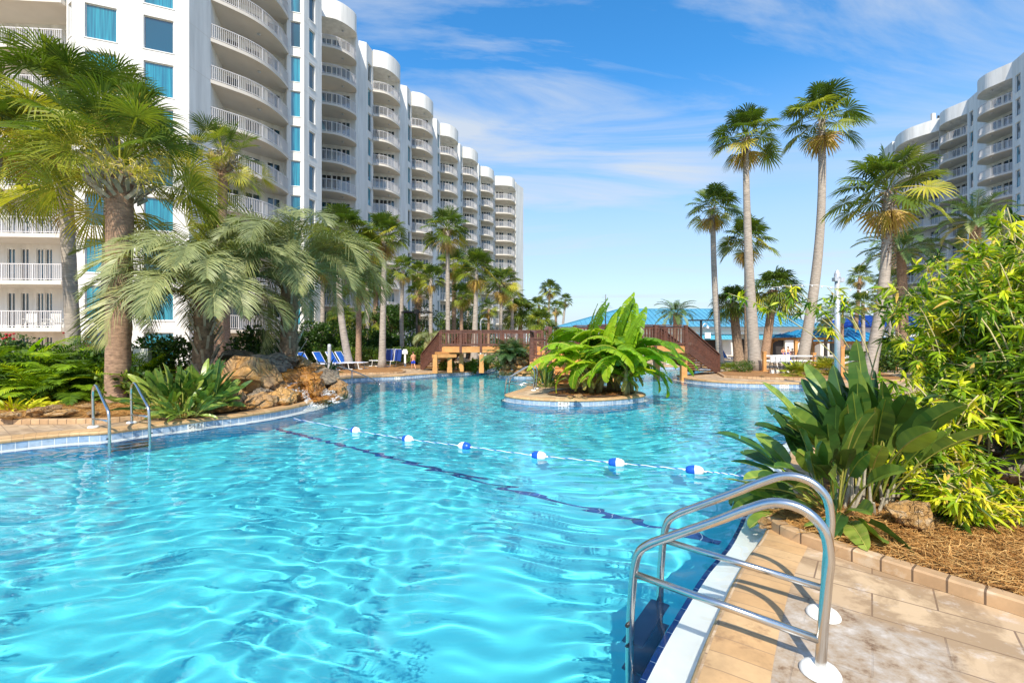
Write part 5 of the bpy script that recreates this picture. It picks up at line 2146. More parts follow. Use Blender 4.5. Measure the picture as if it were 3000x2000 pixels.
for (ub, Y, ut, vt, cr, r0, r1, kind, seed, lab, tm, boots, bd) in wl:
    b_, t_ = pg(ub, 0, Y, ut, vt)
    palm('palm_tree', lab, b_, t_, cr * Y / FPX, r0, r1, kind, seed, tm, GW, (-bd, 0, 0), boots)
# sabal palms with dense round heads
for (ub, Y, ut, vt, cr, r0, seed, lab, tm) in (
        (1524, 40, 1524, 918, 62, .24, 1, 'round headed cabbage palm above the left bridge, the larger of the two', 'trunk_rough'),
        (1588, 37, 1586, 945, 55, .24, 2, 'round headed cabbage palm left of the dark wooden screen', 'trunk_rough'),
        (1140, 38, 1142, 935, 55, .28, 3, 'cabbage palm behind the straight pale trunk over the hedge', 'trunk_red'),
        (1072, 36, 1075, 950, 55, .3, 0, 'cabbage palm with a thick brown trunk between the two pale trunks', 'trunk_red'),
        (1000, 40, 1002, 930, 50, .28, 4, 'cabbage palm with a brown trunk left of the curved pale trunk', 'trunk_red'),
        (1100, 45, 1100, 815, 62, .25, 2, 'taller cabbage palm against the hotel behind the loungers', 'trunk_red'),
        (2166, 34, 2148, 888, 70, .36, 1, 'cabbage palm with a criss-cross trunk left of the very tall trunk', 'trunk_rough'),
        (2238, 36, 2268, 850, 88, .34, 3, 'cabbage palm with a leaning orange brown trunk right of the very tall trunk', 'trunk_red'),
        (660, 24, 655, 700, 100, .28, 2, 'dense cabbage palm head between the two silver palms', 'trunk_red')):
    b_, t_ = pg(ub, 0, Y, ut, vt)
    palm('cabbage_palm', lab, b_, t_, cr * Y / FPX, r0, r0 * .8, 'sabal', seed, tm, 'cabbage palms', boots=.35 if ub > 2000 else 0)
b_, t_ = pg(1979, 0, 46, 1979, 918)
palm('date_palm', 'small feathery date palm with a red brown trunk above the right bridge', b_, t_, 58 * 46 / FPX, .28, .22, 'date', 0, 'trunk_red', 'date palms')
b_, t_ = pg(2461, 0, 33, 2461, 925)
palm('date_palm', 'young date palm with raised fronds just right of the light pole', b_, t_, 66 * 33 / FPX, .24, .22, 'date', 1, 'trunk_red', 'date palms')
b_, t_ = pg(2652, 0, 30, 2640, 735)
palm('date_palm', 'big date palm with a diamond patterned trunk seen through the bamboo', b_, t_, 105 * 30 / FPX, .24, .26, 'date', 2, 'trunk_red', 'date palms', boots=.95, boot_len=.09)
b_, t_ = pg(2830, 0, 26, 2860, 650)
palm('date_palm', 'date palm whose dry fronds hang in front of the right hotel', b_, t_, 100 * 26 / FPX, .24, .24, 'date', 3, 'trunk_red', 'date palms')

# --- the big fan palms on the near left
def near_sabal(label, ub, Y, ut, vt, cr, r0, r1, seed, n, tm, boots=0, droop=1.0, group='big fan palms on the left bank', tint0=.0):
    b_, t_ = P(ub, 1000 + FPX * CAMZ / Y, Y), P(ut, vt, Y)
    t = thing('palm_tree', label, 'palm tree', b_, 0, group)
    lt_ = t_ - b_
    link_mesh('trunk', trunk_mesh((0, 0, -.05), lt_, r0, r1, tm, flare=1.18, seed=seed, n=22, rough=.05), t)
    rng = np.random.default_rng(seed)
    Rr = cr * Y / FPX
    fb = FB()
    for i in range(n):
        q = (i + .5) / n
        el = R(86) - q ** .95 * R(128) + rng.normal(0, R(8))
        az = i * 2.39996 + rng.normal(0, .25)
        if boots > .6 and el < R(12) and math.cos(az + 1.25) > .55:
            continue                     # the old leaves on this side were cut: the lattice of leaf bases shows
        ti = tint0 + .12 + .40 * rng.random() + .55 * max(0, q - .42) + (.28 if rng.random() < .14 else 0)
        fan_leaf(fb, np.array([math.cos(az) * .1, math.sin(az) * .1, Rr * .12 * (1 - q)]), az, el, Rr * .58 * rng.uniform(.65, 1.25), Rr * .40 * rng.uniform(.8, 1.15), rng,
                 ti, 36, rng.uniform(1.7, 2.3), .20 * droop, rng.normal(0, .6), .38, .55, .018, .82)
    fb.build('crown', M['fan'], t, loc=lt_)
    # flower stalks: sprays of fine yellow twigs
    fb = FB()
    for k in range(9):
        az = rng.uniform(0, 2 * PI)
        el = rng.uniform(-.35, .45)
        f, s, u = frame(az, el)
        for j in range(90):
            q = rng.random()
            c = f * Rr * (.25 + .42 * q) + rng.normal(0, Rr * .045, 3) + np.array([0, 0, -Rr * .12 * q])
            d = unit(rng.normal(0, 1, 3)[None])[0]
            e = c + d * Rr * .10 + np.array([0, 0, -.03])
            ww = np.array([.006, .004, .006])
            fb.grid(np.array([[c - ww, c + ww], [e - ww * .5, e + ww * .5]]), .80 + .1 * rng.random())
    fb.build('flower_sprays', M['fan'], t, loc=lt_)
    if boots:
        rg = random.Random(seed)
        link_mesh('boots', boots_mesh(-boots, .1, r1 * 1.25, rg, 92, .40, .085), t, lt_)
    return t


near_sabal('thickest fan palm of the left bank with criss-cross leaf bases, beside the pool ladder', 345, 11.4, 352, 505, 285, .245, .27, 4, 58, 'trunk_red', .75, tint0=.10)
near_sabal('fan palm with a smooth grey trunk at the far left, crown reaching highest', 222, 15.5, 180, 330, 255, .20, .18, 7, 44, 'trunk_grey', 0)
near_sabal('fan palm with a slim grey trunk just behind the thickest one', 303, 17.5, 330, 360, 200, .19, .17, 9, 46, 'trunk_grey', 0)
near_sabal('fan palm at the left picture edge with a yellowing crown', -95, 14.0, -15, 440, 250, .2, .18, 12, 44, 'trunk_grey', 0)
near_sabal('medium fan palm with bright crown in front of the big curved balconies', 640, 20.0, 655, 470, 135, .2, .17, 15, 30, 'trunk_red', .5, .6)

# --- silver pindo palms
def pindo(label, ub, Y, ut, vt, Lpx, seed, n, r0):
    b_, t_ = P(ub, 1000 + FPX * CAMZ / Y, Y), P(ut, vt, Y)
    t = thing('pindo_palm', label, 'palm tree', b_, 0, 'silver green pindo palms')
    lt_ = t_ - b_
    link_mesh('trunk', trunk_mesh((0, 0, -.05), lt_, r0, r0 * .9, 'trunk_rough', seed=seed, rough=.2), t)
    rng = np.random.default_rng(seed)
    L = Lpx * Y / FPX
    fb = FB()
    for i in range(n):
        q = (i + .5) / n
        az = i * 2.39996 + rng.normal(0, .2)
        el = R(82 - 62 * q) + rng.normal(0, .1)
        frond(fb, np.array([math.cos(az), math.sin(az), 0]) * r0 * .6, az, el, L * rng.uniform(.85, 1.12), rng, .22 + .35 * rng.random() + (.3 if q > .93 else 0),
              nl=54, bend=rng.uniform(1.9, 2.7), ll=.27, vee=.65, droop=.45, lw=.0042, start=.26)
    fb.build('crown', M['silver'], t, loc=lt_)
    mb = MB()
    rg = random.Random(seed)
    for i in range(46):
        a = i * 2.39996
        z = -lt_.z * .8 * (1 - i / 46)
        p = Vector((math.cos(a) * r0, math.sin(a) * r0, z))
        d = Vector((math.cos(a) * .6, math.sin(a) * .6, 1)).normalized()
        mb.bar(p, p + d * .42, .06, .02, up=(math.cos(a), math.sin(a), 0))
    o = mb.build('boots', M['boot'], t, loc=lt_)
    return t


pindo('big silver pindo palm arching over the waterfall rocks, nearest the thick palm', 590, 12.6, 600, 880, 330, 3, 52, .24)
pindo('second silver pindo palm behind the waterfall rocks with long fronds over the loungers', 845, 14.5, 850, 800, 300, 6, 56, .26)
pindo('small silver pindo palm behind the left bridge stairs', 1262, 29.5, 1262, 1000, 62, 9, 30, .2)


# --- banana clump on the island
def paddle(fb, base, az, el, L, W, rng, tint, bend=1.2, n=26, stalk=.25, split=.0, vee=.35, droopside=.35, roll=0.0, ribtint=.85, curl=0.0):
    """long blade on a stalk: centre line bends down, two halves each side, optional torn strips"""
    m = 22
    t = np.linspace(0, 1, m)
    e = el - bend * t ** (1.6 if n < 40 else 1.15)
    azs = az + curl * t
    step = L / (m - 1)
    d = np.stack([np.cos(e) * np.cos(azs), np.cos(e) * np.sin(azs), np.sin(e)], 1)
    C = base + np.concatenate([[[0, 0, 0]], np.cumsum(d[:-1] * step, 0)])
    s0 = np.array([-math.sin(az), math.cos(az), 0.0])
    up = np.cross(d, s0)
    c_, s_ = math.cos(roll), math.sin(roll)
    side = s0 * c_ + up * s_
    nrm = up * c_ - s0 * s_
    rw = (W * (.085 if n >= 40 else .05) + .006) * (1 - .7 * t)
    fb.grid(np.stack([C - side * rw[:, None], C - nrm * rw[:, None] * 1.2, C + side * rw[:, None], C + nrm * rw[:, None] * .6 + side * 0], 1), ribtint)
    q0 = stalk
    seg = np.linspace(q0, 1.0, n + 1)
    for sg in (-1, 1):
        off = 0.0
        gap = 0.0
        pts = np.zeros((n, 2, 4, 3))
        for i in range(n):
            a, b = seg[i], seg[i + 1]
            if split and rng.random() < split:
                gap = rng.uniform(.1, .35) * (b - a)
                off = rng.normal(0, .10)
            else:
                gap = 0
            for j, q in enumerate((a + gap, b)):
                x = (q - q0) / (1 - q0)
                wv = W * (math.sin(PI * min(1, max(0, x)) ** .72) ** .55 if 0 < x < 1 else 0.02)
                cc = np.array([np.interp(q, t, C[:, k]) for k in range(3)])
                sd = np.array([np.interp(q, t, side[:, k]) for k in range(3)])
                nn = np.array([np.interp(q, t, nrm[:, k]) for k in range(3)])
                dd = np.array([np.interp(q, t, d[:, k]) for k in range(3)])
                wav = .05 * W * math.sin(q * 31 + sg)
                for k, f_ in enumerate((0, .33, .7, 1.0)):
                    p = cc + sg * sd * wv * f_ * (1 - .10 * f_) + nn * (vee * wv * f_ + wav * f_) + dd * wv * .18 * f_
                    p = p + np.array([0, 0, -1.0]) * (droopside * wv * f_ ** 2 * (1 + off * 2))
                    pts[i, j, k] = p
        fb.grid(pts, np.clip(tint + rng.normal(0, .035, n), 0, 1))


def banana_plant(label, p, seed, scale=1.0):
    t = thing('banana_plant', label, 'plant', p, 0, 'banana plants on the island')
    rng = np.random.default_rng(seed)
    rg = random.Random(seed)
    ns = rg.choice((2, 3))
    fb = FB()
    mb = MB()
    stems = []
    for k in range(ns):
        bx, by = rg.gauss(0, .12), rg.gauss(0, .12)
        h = rg.uniform(.75, 1.25) * scale
        lx, ly = rg.gauss(0, .12), rg.gauss(0, .1)
        mb.tube([(bx, by, -.03), (bx + lx * .5, by + ly * .5, h * .5), (bx + lx, by + ly, h)], [.095 * scale, .08 * scale, .055 * scale], 10)
        stems.append((bx + lx, by + ly, h))
    mb.build('stem', M['stem'], t, True)
    for (x, y, h) in stems:
        nl = rg.randint(5, 6)
        for i in range(nl):
            az = i * 2.39996 + rng.uniform(0, 1)
            if i < 1:
                el, bd = R(84) + rng.normal(0, .1), rng.uniform(.4, 1.0)
                L = scale * rng.uniform(1.8, 2.2)
            else:
                el, bd = R(78 - 40 * (i / nl)) + rng.normal(0, .1), rng.uniform(1.9, 2.7)
                L = scale * rng.uniform(1.9, 2.5)
            paddle(fb, np.array([x, y, h - .06 * i]), az, el, L, scale * rng.uniform(.25, .31), rng, .08 + .50 * rng.random() + (.2 if i > nl - 2 else 0), bend=bd,
                   n=46, stalk=.14, split=.30, vee=.2, droopside=.5, roll=rng.normal(0, .3))
        # dry leaves hanging round the stem
        for i in range(3):
            paddle(fb, np.array([x, y, h * .75]), rng.uniform(0, 6.28), R(-20), scale * rng.uniform(.5, .8), .09, rng, .97, bend=1.4, n=10, stalk=.1, split=.5, vee=.1, droopside=.9)
    fb.build('leaves', M['banana'], t)
    return t


for i, (u, Y, sc, lab) in enumerate(((1715, 14.5, .88, 'banana plant at the left of the island clump, leaves over the orange stairs'),
                                     (1765, 13.9, .95, 'banana plant in the front middle of the island clump'),
                                     (1790, 14.6, 1.12, 'tallest banana plant, in the middle of the island clump'),
                                     (1845, 14.3, 1.0, 'banana plant at the right of the island clump, leaves hanging over the water'),
                                     (1825, 13.7, .80, 'low banana plant at the front right of the island clump'),
                                     (1745, 15.0, 1.05, 'banana plant at the back left of the island clump'))):
    banana_plant(lab, Vector((P(u, 1000, Y).x, Y, .03)), 20 + i, sc)


# --- strelitzia / broad blade plants
def blade_plant(label, p, seed, n, L, W, spread=.35, el=(88, 35), stalk=.5, bend=(.3, 1.2), mat='strel', name='broadleaf_plant', tint=(.15, .7), bright=.2, group=None, stems=True, lean=0.0, azr=None):
    t = thing(name, label, 'plant', p, 0, group)
    rng = np.random.default_rng(seed)
    fb = FB()
    for i in range(n):
        q = (i + .5) / n
        az = i * 2.39996 + rng.normal(0, .3)
        if azr is not None:
            az = azr[0] + (azr[1] - azr[0]) * rng.random()
        r_ = spread * math.sqrt(rng.random()) * .6
        e = R(el[0] + (el[1] - el[0]) * q) + rng.normal(0, .08)
        ti = rng.uniform(*tint)
        if rng.random() < bright:
            ti = rng.uniform(.65, .88)
        b = np.array([math.cos(az) * r_, math.sin(az) * r_, -.02])
        LL = L * rng.uniform(.72, 1.08) * (1 - .25 * q)
        paddle(fb, b, az, e + rng.normal(0, .14), LL, W * rng.uniform(.75, 1.2), rng, ti, bend=rng.uniform(*bend), n=12, stalk=stalk * rng.uniform(.9, 1.1), split=.02, vee=rng.uniform(.25, .6), droopside=.15,
               roll=rng.normal(0, .8), ribtint=min(1, ti + .3), curl=rng.normal(0, .25))
    fb.build('leaves', M[mat], t)
    return t


def at(u, Y, z=0.06):
    return Vector((P(u, 1000, Y).x, Y, z))


GB = 'broad leaved bird of paradise plants'
# the dark clump by the near ladder, three crowns that grow apart
blade_plant('dark green bird of paradise clump, nearest, left part hanging over the pool', (2.98, 4.25, .06), 31, 44, 1.12, .090, .26, (80, 8), .52, (.2, 1.1), group=GB, azr=(PI * .62, PI * 1.5))
blade_plant('dark green bird of paradise clump, middle and tallest part behind the ladder', (3.4, 4.45, .06), 32, 62, 1.50, .092, .32, (94, 52), .60, (.1, 1.0), group=GB, azr=(R(55), R(310)))
blade_plant('dark green bird of paradise clump, right part beside the striped boulder', (3.72, 4.6, .06), 33, 30, 1.3, .092, .25, (92, 60), .60, (.1, 1.0), group=GB, azr=(PI * .3, PI * 1.3))
mbx = MB()
rg = random.Random(4)
t = thing('dead_stalks', 'grey dead stalks standing at the foot of the bird of paradise clump', 'stalks')
for i in range(46):
    x, y = 3.0 + rg.uniform(0, .85), 4.05 + rg.uniform(0, .5)
    mbx.tube([(x, y, .03), (x + rg.gauss(0, .05), y - rg.random() * .06, rg.uniform(.2, .5))], [.018, .010], 6)
mbx.build('stalks', M['boot'], t)
# clump by the left bank ladder
blade_plant('glossy bird of paradise clump beside the left pool ladder, left half', at(510, 9.85, .07), 41, 80, 1.12, .085, .55, (88, 30), .5, (.1, 1.0), tint=(.35, .75), bright=.3, group=GB)
blade_plant('glossy bird of paradise clump leaning on the big waterfall boulder', at(590, 10.2, .07), 42, 80, 1.18, .088, .5, (88, 35), .5, (.1, 1.0), tint=(.35, .75), bright=.3, group=GB)
blade_plant('low yellow green blades at the front of the left bank clump', at(540, 9.5, .07), 43, 60, .7, .05, .4, (75, 15), .3, (.4, 1.2), tint=(.6, .85), group=GB)
blade_plant('spiky dark green plant on the island behind the small ladder', at(1600, 16.2, .02), 44, 46, .95, .045, .35, (86, 25), .2, (.1, .6), tint=(.2, .6), name='spiky_plant')
blade_plant('small spiky plant growing at the end of the waterfall rocks', at(955, 17.6, .3), 45, 26, .75, .045, .3, (80, 20), .2, (.3, .9), tint=(.1, .4), name='spiky_plant')
blade_plant('yellow striped low plant at the left picture edge', at(40, 10.2, .07), 46, 40, .55, .035, .45, (70, 15), .15, (.6, 1.4), mat='lime', tint=(.6, .9), name='low_plant')
blade_plant('yellow striped low plant beside the spotlight', at(110, 10.4, .07), 47, 24, .40, .03, .3, (70, 15), .15, (.6, 1.4), mat='lime', tint=(.6, .9), name='low_plant')
blade_plant('big pale banana like leaves rising from the fern bed at the far left', at(40, 14.5, .07), 48, 7, 2.2, .16, .3, (70, 30), .3, (.6, 1.2), mat='banana', tint=(.3, .5), name='low_plant')
blade_plant('upright green plant under the tall palms beside the fence', at(2330, 22.0, .05), 49, 24, 1.0, .05, .3, (86, 30), .3, (.3, 1.0), mat='lime', tint=(.3, .6), name='spiky_plant')

# --- palmetto fans (low) and fern-like cycads
def low_fan(label, p, seed, n, Rr, mat='fan', tint=.2, group='low fan palms', el=(85, 10), nseg=18, name='low_fan_palm'):
    t = thing(name, label, 'shrub', p, 0, group)
    rng = np.random.default_rng(seed)
    fb = FB()
    for i in range(n):
        q = (i + .5) / n
        az = i * 2.39996 + rng.normal(0, .2)
        fan_leaf(fb, np.array([0, 0, 0.0]), az, R(el[0] + (el[1] - el[0]) * q) + rng.normal(0, .1), Rr * .5 * rng.uniform(.8, 1.2), Rr * .5 * rng.uniform(.85, 1.1), rng,
                 np.clip(tint + .25 * rng.random(), 0, 1), nseg, rng.uniform(1.4, 1.9), .2, rng.normal(0, .3), .3, .7, .012)
    fb.build('leaves', M[mat], t)
    return t


low_fan('bright fan palm shrub in the palm bed under the pavilion, nearer one', at(2345, 20.6), 51, 20, 1.0, tint=.42)
low_fan('bright fan palm shrub right of the nearer one with yellow lower leaves', at(2428, 21.5), 52, 22, 1.25, tint=.5)
low_fan('small fan palm shrub at the foot of the bridge stairs', at(2138, 23.8), 53, 12, .7, tint=.35)
low_fan('fan palm shrub beside the small ladder of flowers at the far left', at(330, 14.0), 54, 14, 1.1, tint=.3)


def fern_mass(label, p, seed, n, L, rad, mat='feather', name='feather_shrub', tint=(.25, .6), group='arching feathery shrubs', el=(80, 15), flat=1.0):
    t = thing(name, label, 'shrub', p, 0, group)
    rng = np.random.default_rng(seed)
    fb = FB()
    for i in range(n):
        q = rng.random()
        az = rng.uniform(0, 2 * PI)
        r_ = rad * math.sqrt(rng.random())
        a2 = rng.uniform(0, 2 * PI)
        frond(fb, np.array([math.cos(a2) * r_, math.sin(a2) * r_ * flat, 0]), az, R(el[0] + (el[1] - el[0]) * q), L * rng.uniform(.7, 1.1), rng, rng.uniform(*tint),
              nl=26, bend=rng.uniform(.9, 1.7), ll=.26, vee=.3, droop=.3, lw=.010, start=.2)
    fb.build('fronds', M[mat], t)
    return t


for i, (u, Y, n, L, r_, lab) in enumerate(((60, 11.9, 90, 1.5, .9, 'feathery green shrub at the far left front of the left bed'),
                                           (190, 11.9, 90, 1.45, .8, 'feathery green shrub left of the thickest palm trunk'),
                                           (150, 13.2, 100, 2.2, 1.1, 'taller feathery shrub behind the garden spotlight'),
                                           (-60, 12.5, 70, 2.1, .9, 'feathery shrub cut by the left picture edge'),
                                           (290, 12.8, 60, 1.9, .6, 'feathery shrub directly behind the thickest palm trunk'),
                                           (430, 12.4, 70, 1.5, .8, 'feathery shrub right of the thickest palm trunk'),
                                           (520, 12.6, 40, 1.2, .7, 'leafy feathery shrub at the foot of the big silver palm'),
                                           (1500, 22.75, 90, 1.35, .6, 'feathery palm shrub on top of the stacked rock wall'))):
    fern_mass(lab, at(u, Y, .07 if u < 1000 else .80), 60 + i, n, L, r_, 'lime' if i != 7 else 'feather', tint=(.0, .6), flat=.7)


# --- leafy shrubs, hedges and trees from many small leaves
def leaf_cloud(fb, centers, radii, n, size, rng, tint=(.2, .6), shell=.55, flat_z=1.0, up=.35):
    """n small folded leaves spread over lumpy ellipsoids"""
    centers = np.asarray(centers, float)
    radii = np.asarray(radii, float)
    k = rng.integers(0, len(centers), n)
    d = unit(rng.normal(0, 1, (n, 3)))
    rr = radii[k][:, None] * (shell + (1 - shell) * rng.random((n, 1)) ** .6)
    c = centers[k] + d * rr * np.array([1, 1, flat_z])
    a = unit(d * .6 + rng.normal(0, .7, (n, 3)) + np.array([0, 0, up]))
    s_ = unit(np.cross(a, rng.normal(0, 1, (n, 3))))
    sz = size * rng.uniform(.6, 1.3, n)[:, None]
    nr = unit(np.cross(a, s_))
    pts = np.zeros((n, 3, 2, 3))
    pts[:, 0, 0] = c
    pts[:, 0, 1] = c + a * .02 * sz
    pts[:, 1, 0] = c + a * sz * .5 - s_ * sz * .27 + nr * sz * .08
    pts[:, 1, 1] = c + a * sz * .5 + s_ * sz * .27 + nr * sz * .08
    pts[:, 2, 0] = c + a * sz
    pts[:, 2, 1] = c + a * sz * 1.02
    ti = rng.uniform(tint[0], tint[1], n)
    ti = np.clip(ti + (rng.random(n) < .08) * .25, 0, 1)
    fb.grid(pts, ti)


def leafy(name, label, cat, p, seed, lumps, n, size, mat='leaf', tint=(.2, .6), group=None, trunk=None, flat_z=1.0):
    t = thing(name, label, cat, p, 0, group)
    rng = np.random.default_rng(seed)
    fb = FB()
    leaf_cloud(fb, [l[:3] for l in lumps], [l[3] for l in lumps], n, size, rng, tint, flat_z=flat_z)
    fb.build('crown' if trunk else 'leaves', M[mat], t)
    if trunk:
        mb = MB()
        rg = random.Random(seed)
        for l in lumps[:trunk]:
            a = Vector((rg.gauss(0, .08), rg.gauss(0, .08), -.03))
            q = Vector(l[:3])
            mb.tube([a, a.lerp(q, .5) + Vector((rg.gauss(0, .15), 0, .1)), q], [.10, .07, .03], 7)
        mb.build('trunk', M['bark'], t, True)
    return t


def lumpy(seed, n, w, d, h, r_, z0=0.0):
    rg = random.Random(seed)
    return [(rg.uniform(-w, w), rg.uniform(-d, d), z0 + rg.uniform(.3, 1) * h, r_ * rg.uniform(.7, 1.2)) for _ in range(n)]


# trimmed hedge along the hotel foot
t = thing('hedge', 'low trimmed hedge running behind the blue loungers', 'hedge')
rng = np.random.default_rng(77)
fb = FB()
x0, x1, yh = P(860, 1000, 31).x, P(1262, 1000, 31).x, 31.0
cs = [(x, yh + rng.normal(0, .25), .42 + rng.normal(0, .05), .52) for x in np.arange(x0, x1, .33)]
cs2 = []
leaf_cloud(fb, [(c[0], c[1], c[2] + .28) for c in cs], [c[3] for c in cs], 15000, .12, rng, (.35, .85))
fb.build('leaves', M['leaf'], t)

GT = 'leafy trees against the foot of the hotel'
tl = [(1195, 36, 3.6, 2.1, 8, 'dark leafy tree with a forked trunk behind the double headed lamp', (.15, .55)),
      (1010, 33, 2.2, 1.8, 7, 'dark leafy tree behind the curved palm trunk', (.1, .6)),
      (1130, 34, 1.7, 1.4, 6, 'low dark leafy tree between the palm trunks over the hedge', (.1, .55)),
      (1290, 42, 3.4, 2.2, 8, 'bronze leaved tree left of the tall pale palm at the left bridge', (.2, .75)),
      (1375, 42, 3.7, 2.4, 9, 'big bronze leaved tree between the pale trunks over the left bridge', (.2, .75)),
      (1690, 70, 2.6, 2.4, 6, 'far dark tree left of the banana plants', (.1, .4)),
      (930, 31, 2.3, 1.5, 6, 'dark shrubby tree right of the silver palms', (.1, .5))]
for i, (u, Y, h, r_, nl, lab, tn) in enumerate(tl):
    leafy('leafy_tree', lab, 'tree', at(u, Y, 0), 80 + i, lumpy(80 + i, nl + 5, r_ * .8, r_ * .6, h, r_ * .42, .2), 7500, .17, tint=tn, group=GT, trunk=4)
GS = 'small leafy shrubs'
sl = [(90, 12.6, .75, .45, 8, 5200, .13, 'dense dark leafy shrub inside the left bed behind the yellow striped plant', (.1, .65), 1.2, .4, .07),
      (245, 12.9, .9, .5, 8, 5200, .13, 'dense leafy shrub behind the equipment box in the left bed', (.1, .65), 1.0, .4, .07),
      (20, 14.6, 1.25, .55, 8, 5200, .14, 'tall green shrub at the back of the left bed under the lowest balcony', (.15, .7), 1.4, .5, .07),
      (1345, 25.6, .35, .28, 5, 2600, .13, 'bright green shrub under the left bridge, left of the swollen palm base', (.5, .9), .9, .4, .03),
      (1425, 26.5, .35, .30, 5, 1800, .12, 'yellow green shrub at the right under the left bridge', (.5, .9), .9, .4, .03),
      (1475, 28.0, .5, .35, 5, 1500, .12, 'green shrub against the bank right of the bridge post', (.3, .7), .8, .5, .03),
      (2172, 23.4, .45, .32, 5, 2200, .05, 'round grassy shrub between the two tall trunks', (.35, .7), .5, .35, .06),
      (2150, 24.4, .3, .25, 4, 1200, .06, 'dark low shrub behind the foot of the bridge stairs', (.05, .3), .7, .4, .06),
      (2540, 30.0, .8, .5, 6, 2400, .16, 'dark green shrub behind the fence right of the light pole', (.2, .6), 1.6, .5, .0),
      (2598, 24.0, 1.6, .6, 7, 2600, .18, 'yellow green shrub beside the stout palm', (.5, .9), .7, .5, .0),
      (2700, 20.0, .9, .5, 6, 2400, .16, 'green shrub deep behind the bamboo', (.2, .6), 1.2, .5, .0),
      (400, 11.8, .55, .35, 6, 2400, .13, 'bright leafed shrub just right of the thick palm trunk', (.3, .85), .5, .35, .07),
      (460, 13.6, 1.2, .5, 7, 3200, .13, 'dark green shrub under the big silver palm', (.15, .6), .9, .6, .07),
      (735, 15.5, 1.5, .5, 7, 2800, .13, 'dark shrub behind the top of the waterfall', (.05, .45), .9, .5, .2),
      (1950, 36.5, .9, .45, 8, 4200, .16, 'dark red brown hedge under the right bridge', (.0, .12), 3.0, .4, .0),
      (-10, 17.0, 1.3, .5, 6, 2500, .11, 'red flowering shrub under the lowest balcony at the far left', (.2, .6), 1.2, .5, .3),
      (287, 18.0, 1.3, .45, 5, 1600, .11, 'red flowering shrub behind the grey palm trunk', (.2, .6), .8, .5, .3)]
for i, (u, Y, h, r_, nl, n, sz, lab, tn, wd, dp, z) in enumerate(sl):
    o = leafy('shrub', lab, 'shrub', at(u, Y, z), 120 + i, lumpy(120 + i, nl + 2, wd, dp, h, r_), n, sz, tint=tn, group=GS)
    if 'flower' in lab:
        rg = random.Random(i)
        mb = MB()
        for k in range(60):
            c = (rg.uniform(-wd, wd), rg.uniform(-.5, .1) - .3, h * rg.uniform(.6, 1.25))
            mb.lathe([(.001, .03), (.05, .01), (.03, -.03)], 5, 0, c)
        tag(mb.build('flowers', M['flower'], o), kind='stuff')
for i, (u, Y, lab) in enumerate(((1772, 26, 'thin dark tree top sticking up behind the banana leaves'),)):
    t = thing('bare_tree', lab, 'tree', at(u, Y, 0))
    mb = MB()
    top = P(0, 862, Y).z
    mb.tube([(0, 0, 0), (0.05, 0, top)], [.06, .015], 6)
    mb.build('trunk', M['bark'], t)
    fb = FB()
    rng = np.random.default_rng(3)
    for k in range(22):
        z = top * .55 + top * .45 * k / 22
        frond(fb, np.array([.02, 0, z]), rng.uniform(0, 6.28), .3, .75 * (1.1 - k / 24), rng, .05, nl=12, bend=.7, ll=.3, vee=.1, lw=.02, start=.1)
    fb.build('crown', M['feather'], t)


# --- bamboo / nandina like foliage on the right
def bamboo(label, p, seed, canes, hgt, spread, lean, n_whorl, leaf=.16, tint=(.3, .85), wstart=.25, az0=None, hmin=.55):
    t = thing('bamboo', label, 'bamboo', p, 0, 'bright bamboo clumps on the right bank')
    rng = np.random.default_rng(seed)
    rg = random.Random(seed)
    mb = MB()
    nodes = []
    for k in range(canes):
        a = rg.uniform(0, 2 * PI) if az0 is None else az0 + rg.gauss(0, .8)
        b0 = Vector((rg.uniform(-spread, spread), rg.uniform(-spread, spread), -.02))
        h = hgt * rg.uniform(hmin, 1.05)
        ln_ = lean * rg.uniform(.4, 1.2)
        pts = []
        for i in range(9):
            q = i / 8
            pts.append(b0 + Vector((math.cos(a) * ln_ * q ** 2, math.sin(a) * ln_ * q ** 2, h * (q - .18 * q ** 3))))
        mb.tube(pts, [.011 * (1 - .7 * i / 8) + .002 for i in range(9)], 5)
        for j in range(n_whorl):
            q = rg.uniform(wstart, 1.0)
            i = min(7, int(q * 8))
            c = pts[i].lerp(pts[i + 1], q * 8 - i)
            d = Vector((rg.gauss(0, 1), rg.gauss(0, 1), rg.gauss(.1, .4))).normalized()
            e = c + d * rg.uniform(.08, .32) * (1.2 - .4 * q)
            mb.bar(c, e, .005, .005)
            nodes.append((np.array(e), np.array(d)))
    mb.build('canes', M['cane'], t, True)
    N = len(nodes)
    per = 11
    E = np.array([x[0] for x in nodes]).repeat(per, 0)
    D = np.array([x[1] for x in nodes]).repeat(per, 0)
    n = N * per
    c = E - D * rng.uniform(0, .12, (n, 1))
    a = unit(D * .9 + rng.normal(0, .62, (n, 3)) + np.array([0, 0, -.12]))
    s_ = unit(np.cross(a, np.array([0, 0, 1.0]) + rng.normal(0, .45, (n, 3))))
    L = leaf * rng.uniform(.6, 1.25, (n, 1))
    nr = unit(np.cross(a, s_))
    pts = np.zeros((n, 5, 3, 3))
    for j, (f_, wd) in enumerate(((0, .015), (.2, .085), (.5, .10), (.8, .055), (1.0, .004))):
        q = c + a * L * f_
        q[:, 2] -= (L[:, 0] * .30 * f_ ** 2)
        pts[:, j, 0] = q - s_ * L * wd + nr * L * wd * .35
        pts[:, j, 1] = q
        pts[:, j, 2] = q + s_ * L * wd + nr * L * wd * .35
    ti = np.repeat(np.where(rng.random(N) < .22, rng.uniform(0, .35, N), rng.uniform(tint[0], tint[1], N)), per) + rng.normal(0, .07, n)
    ti = np.where(rng.random(n) < .03, 1.0, ti)
    fb = FB()
    fb.grid(pts, np.clip(ti, 0, 1))
    fb.build('leaves', M['lime'], t)
    return t


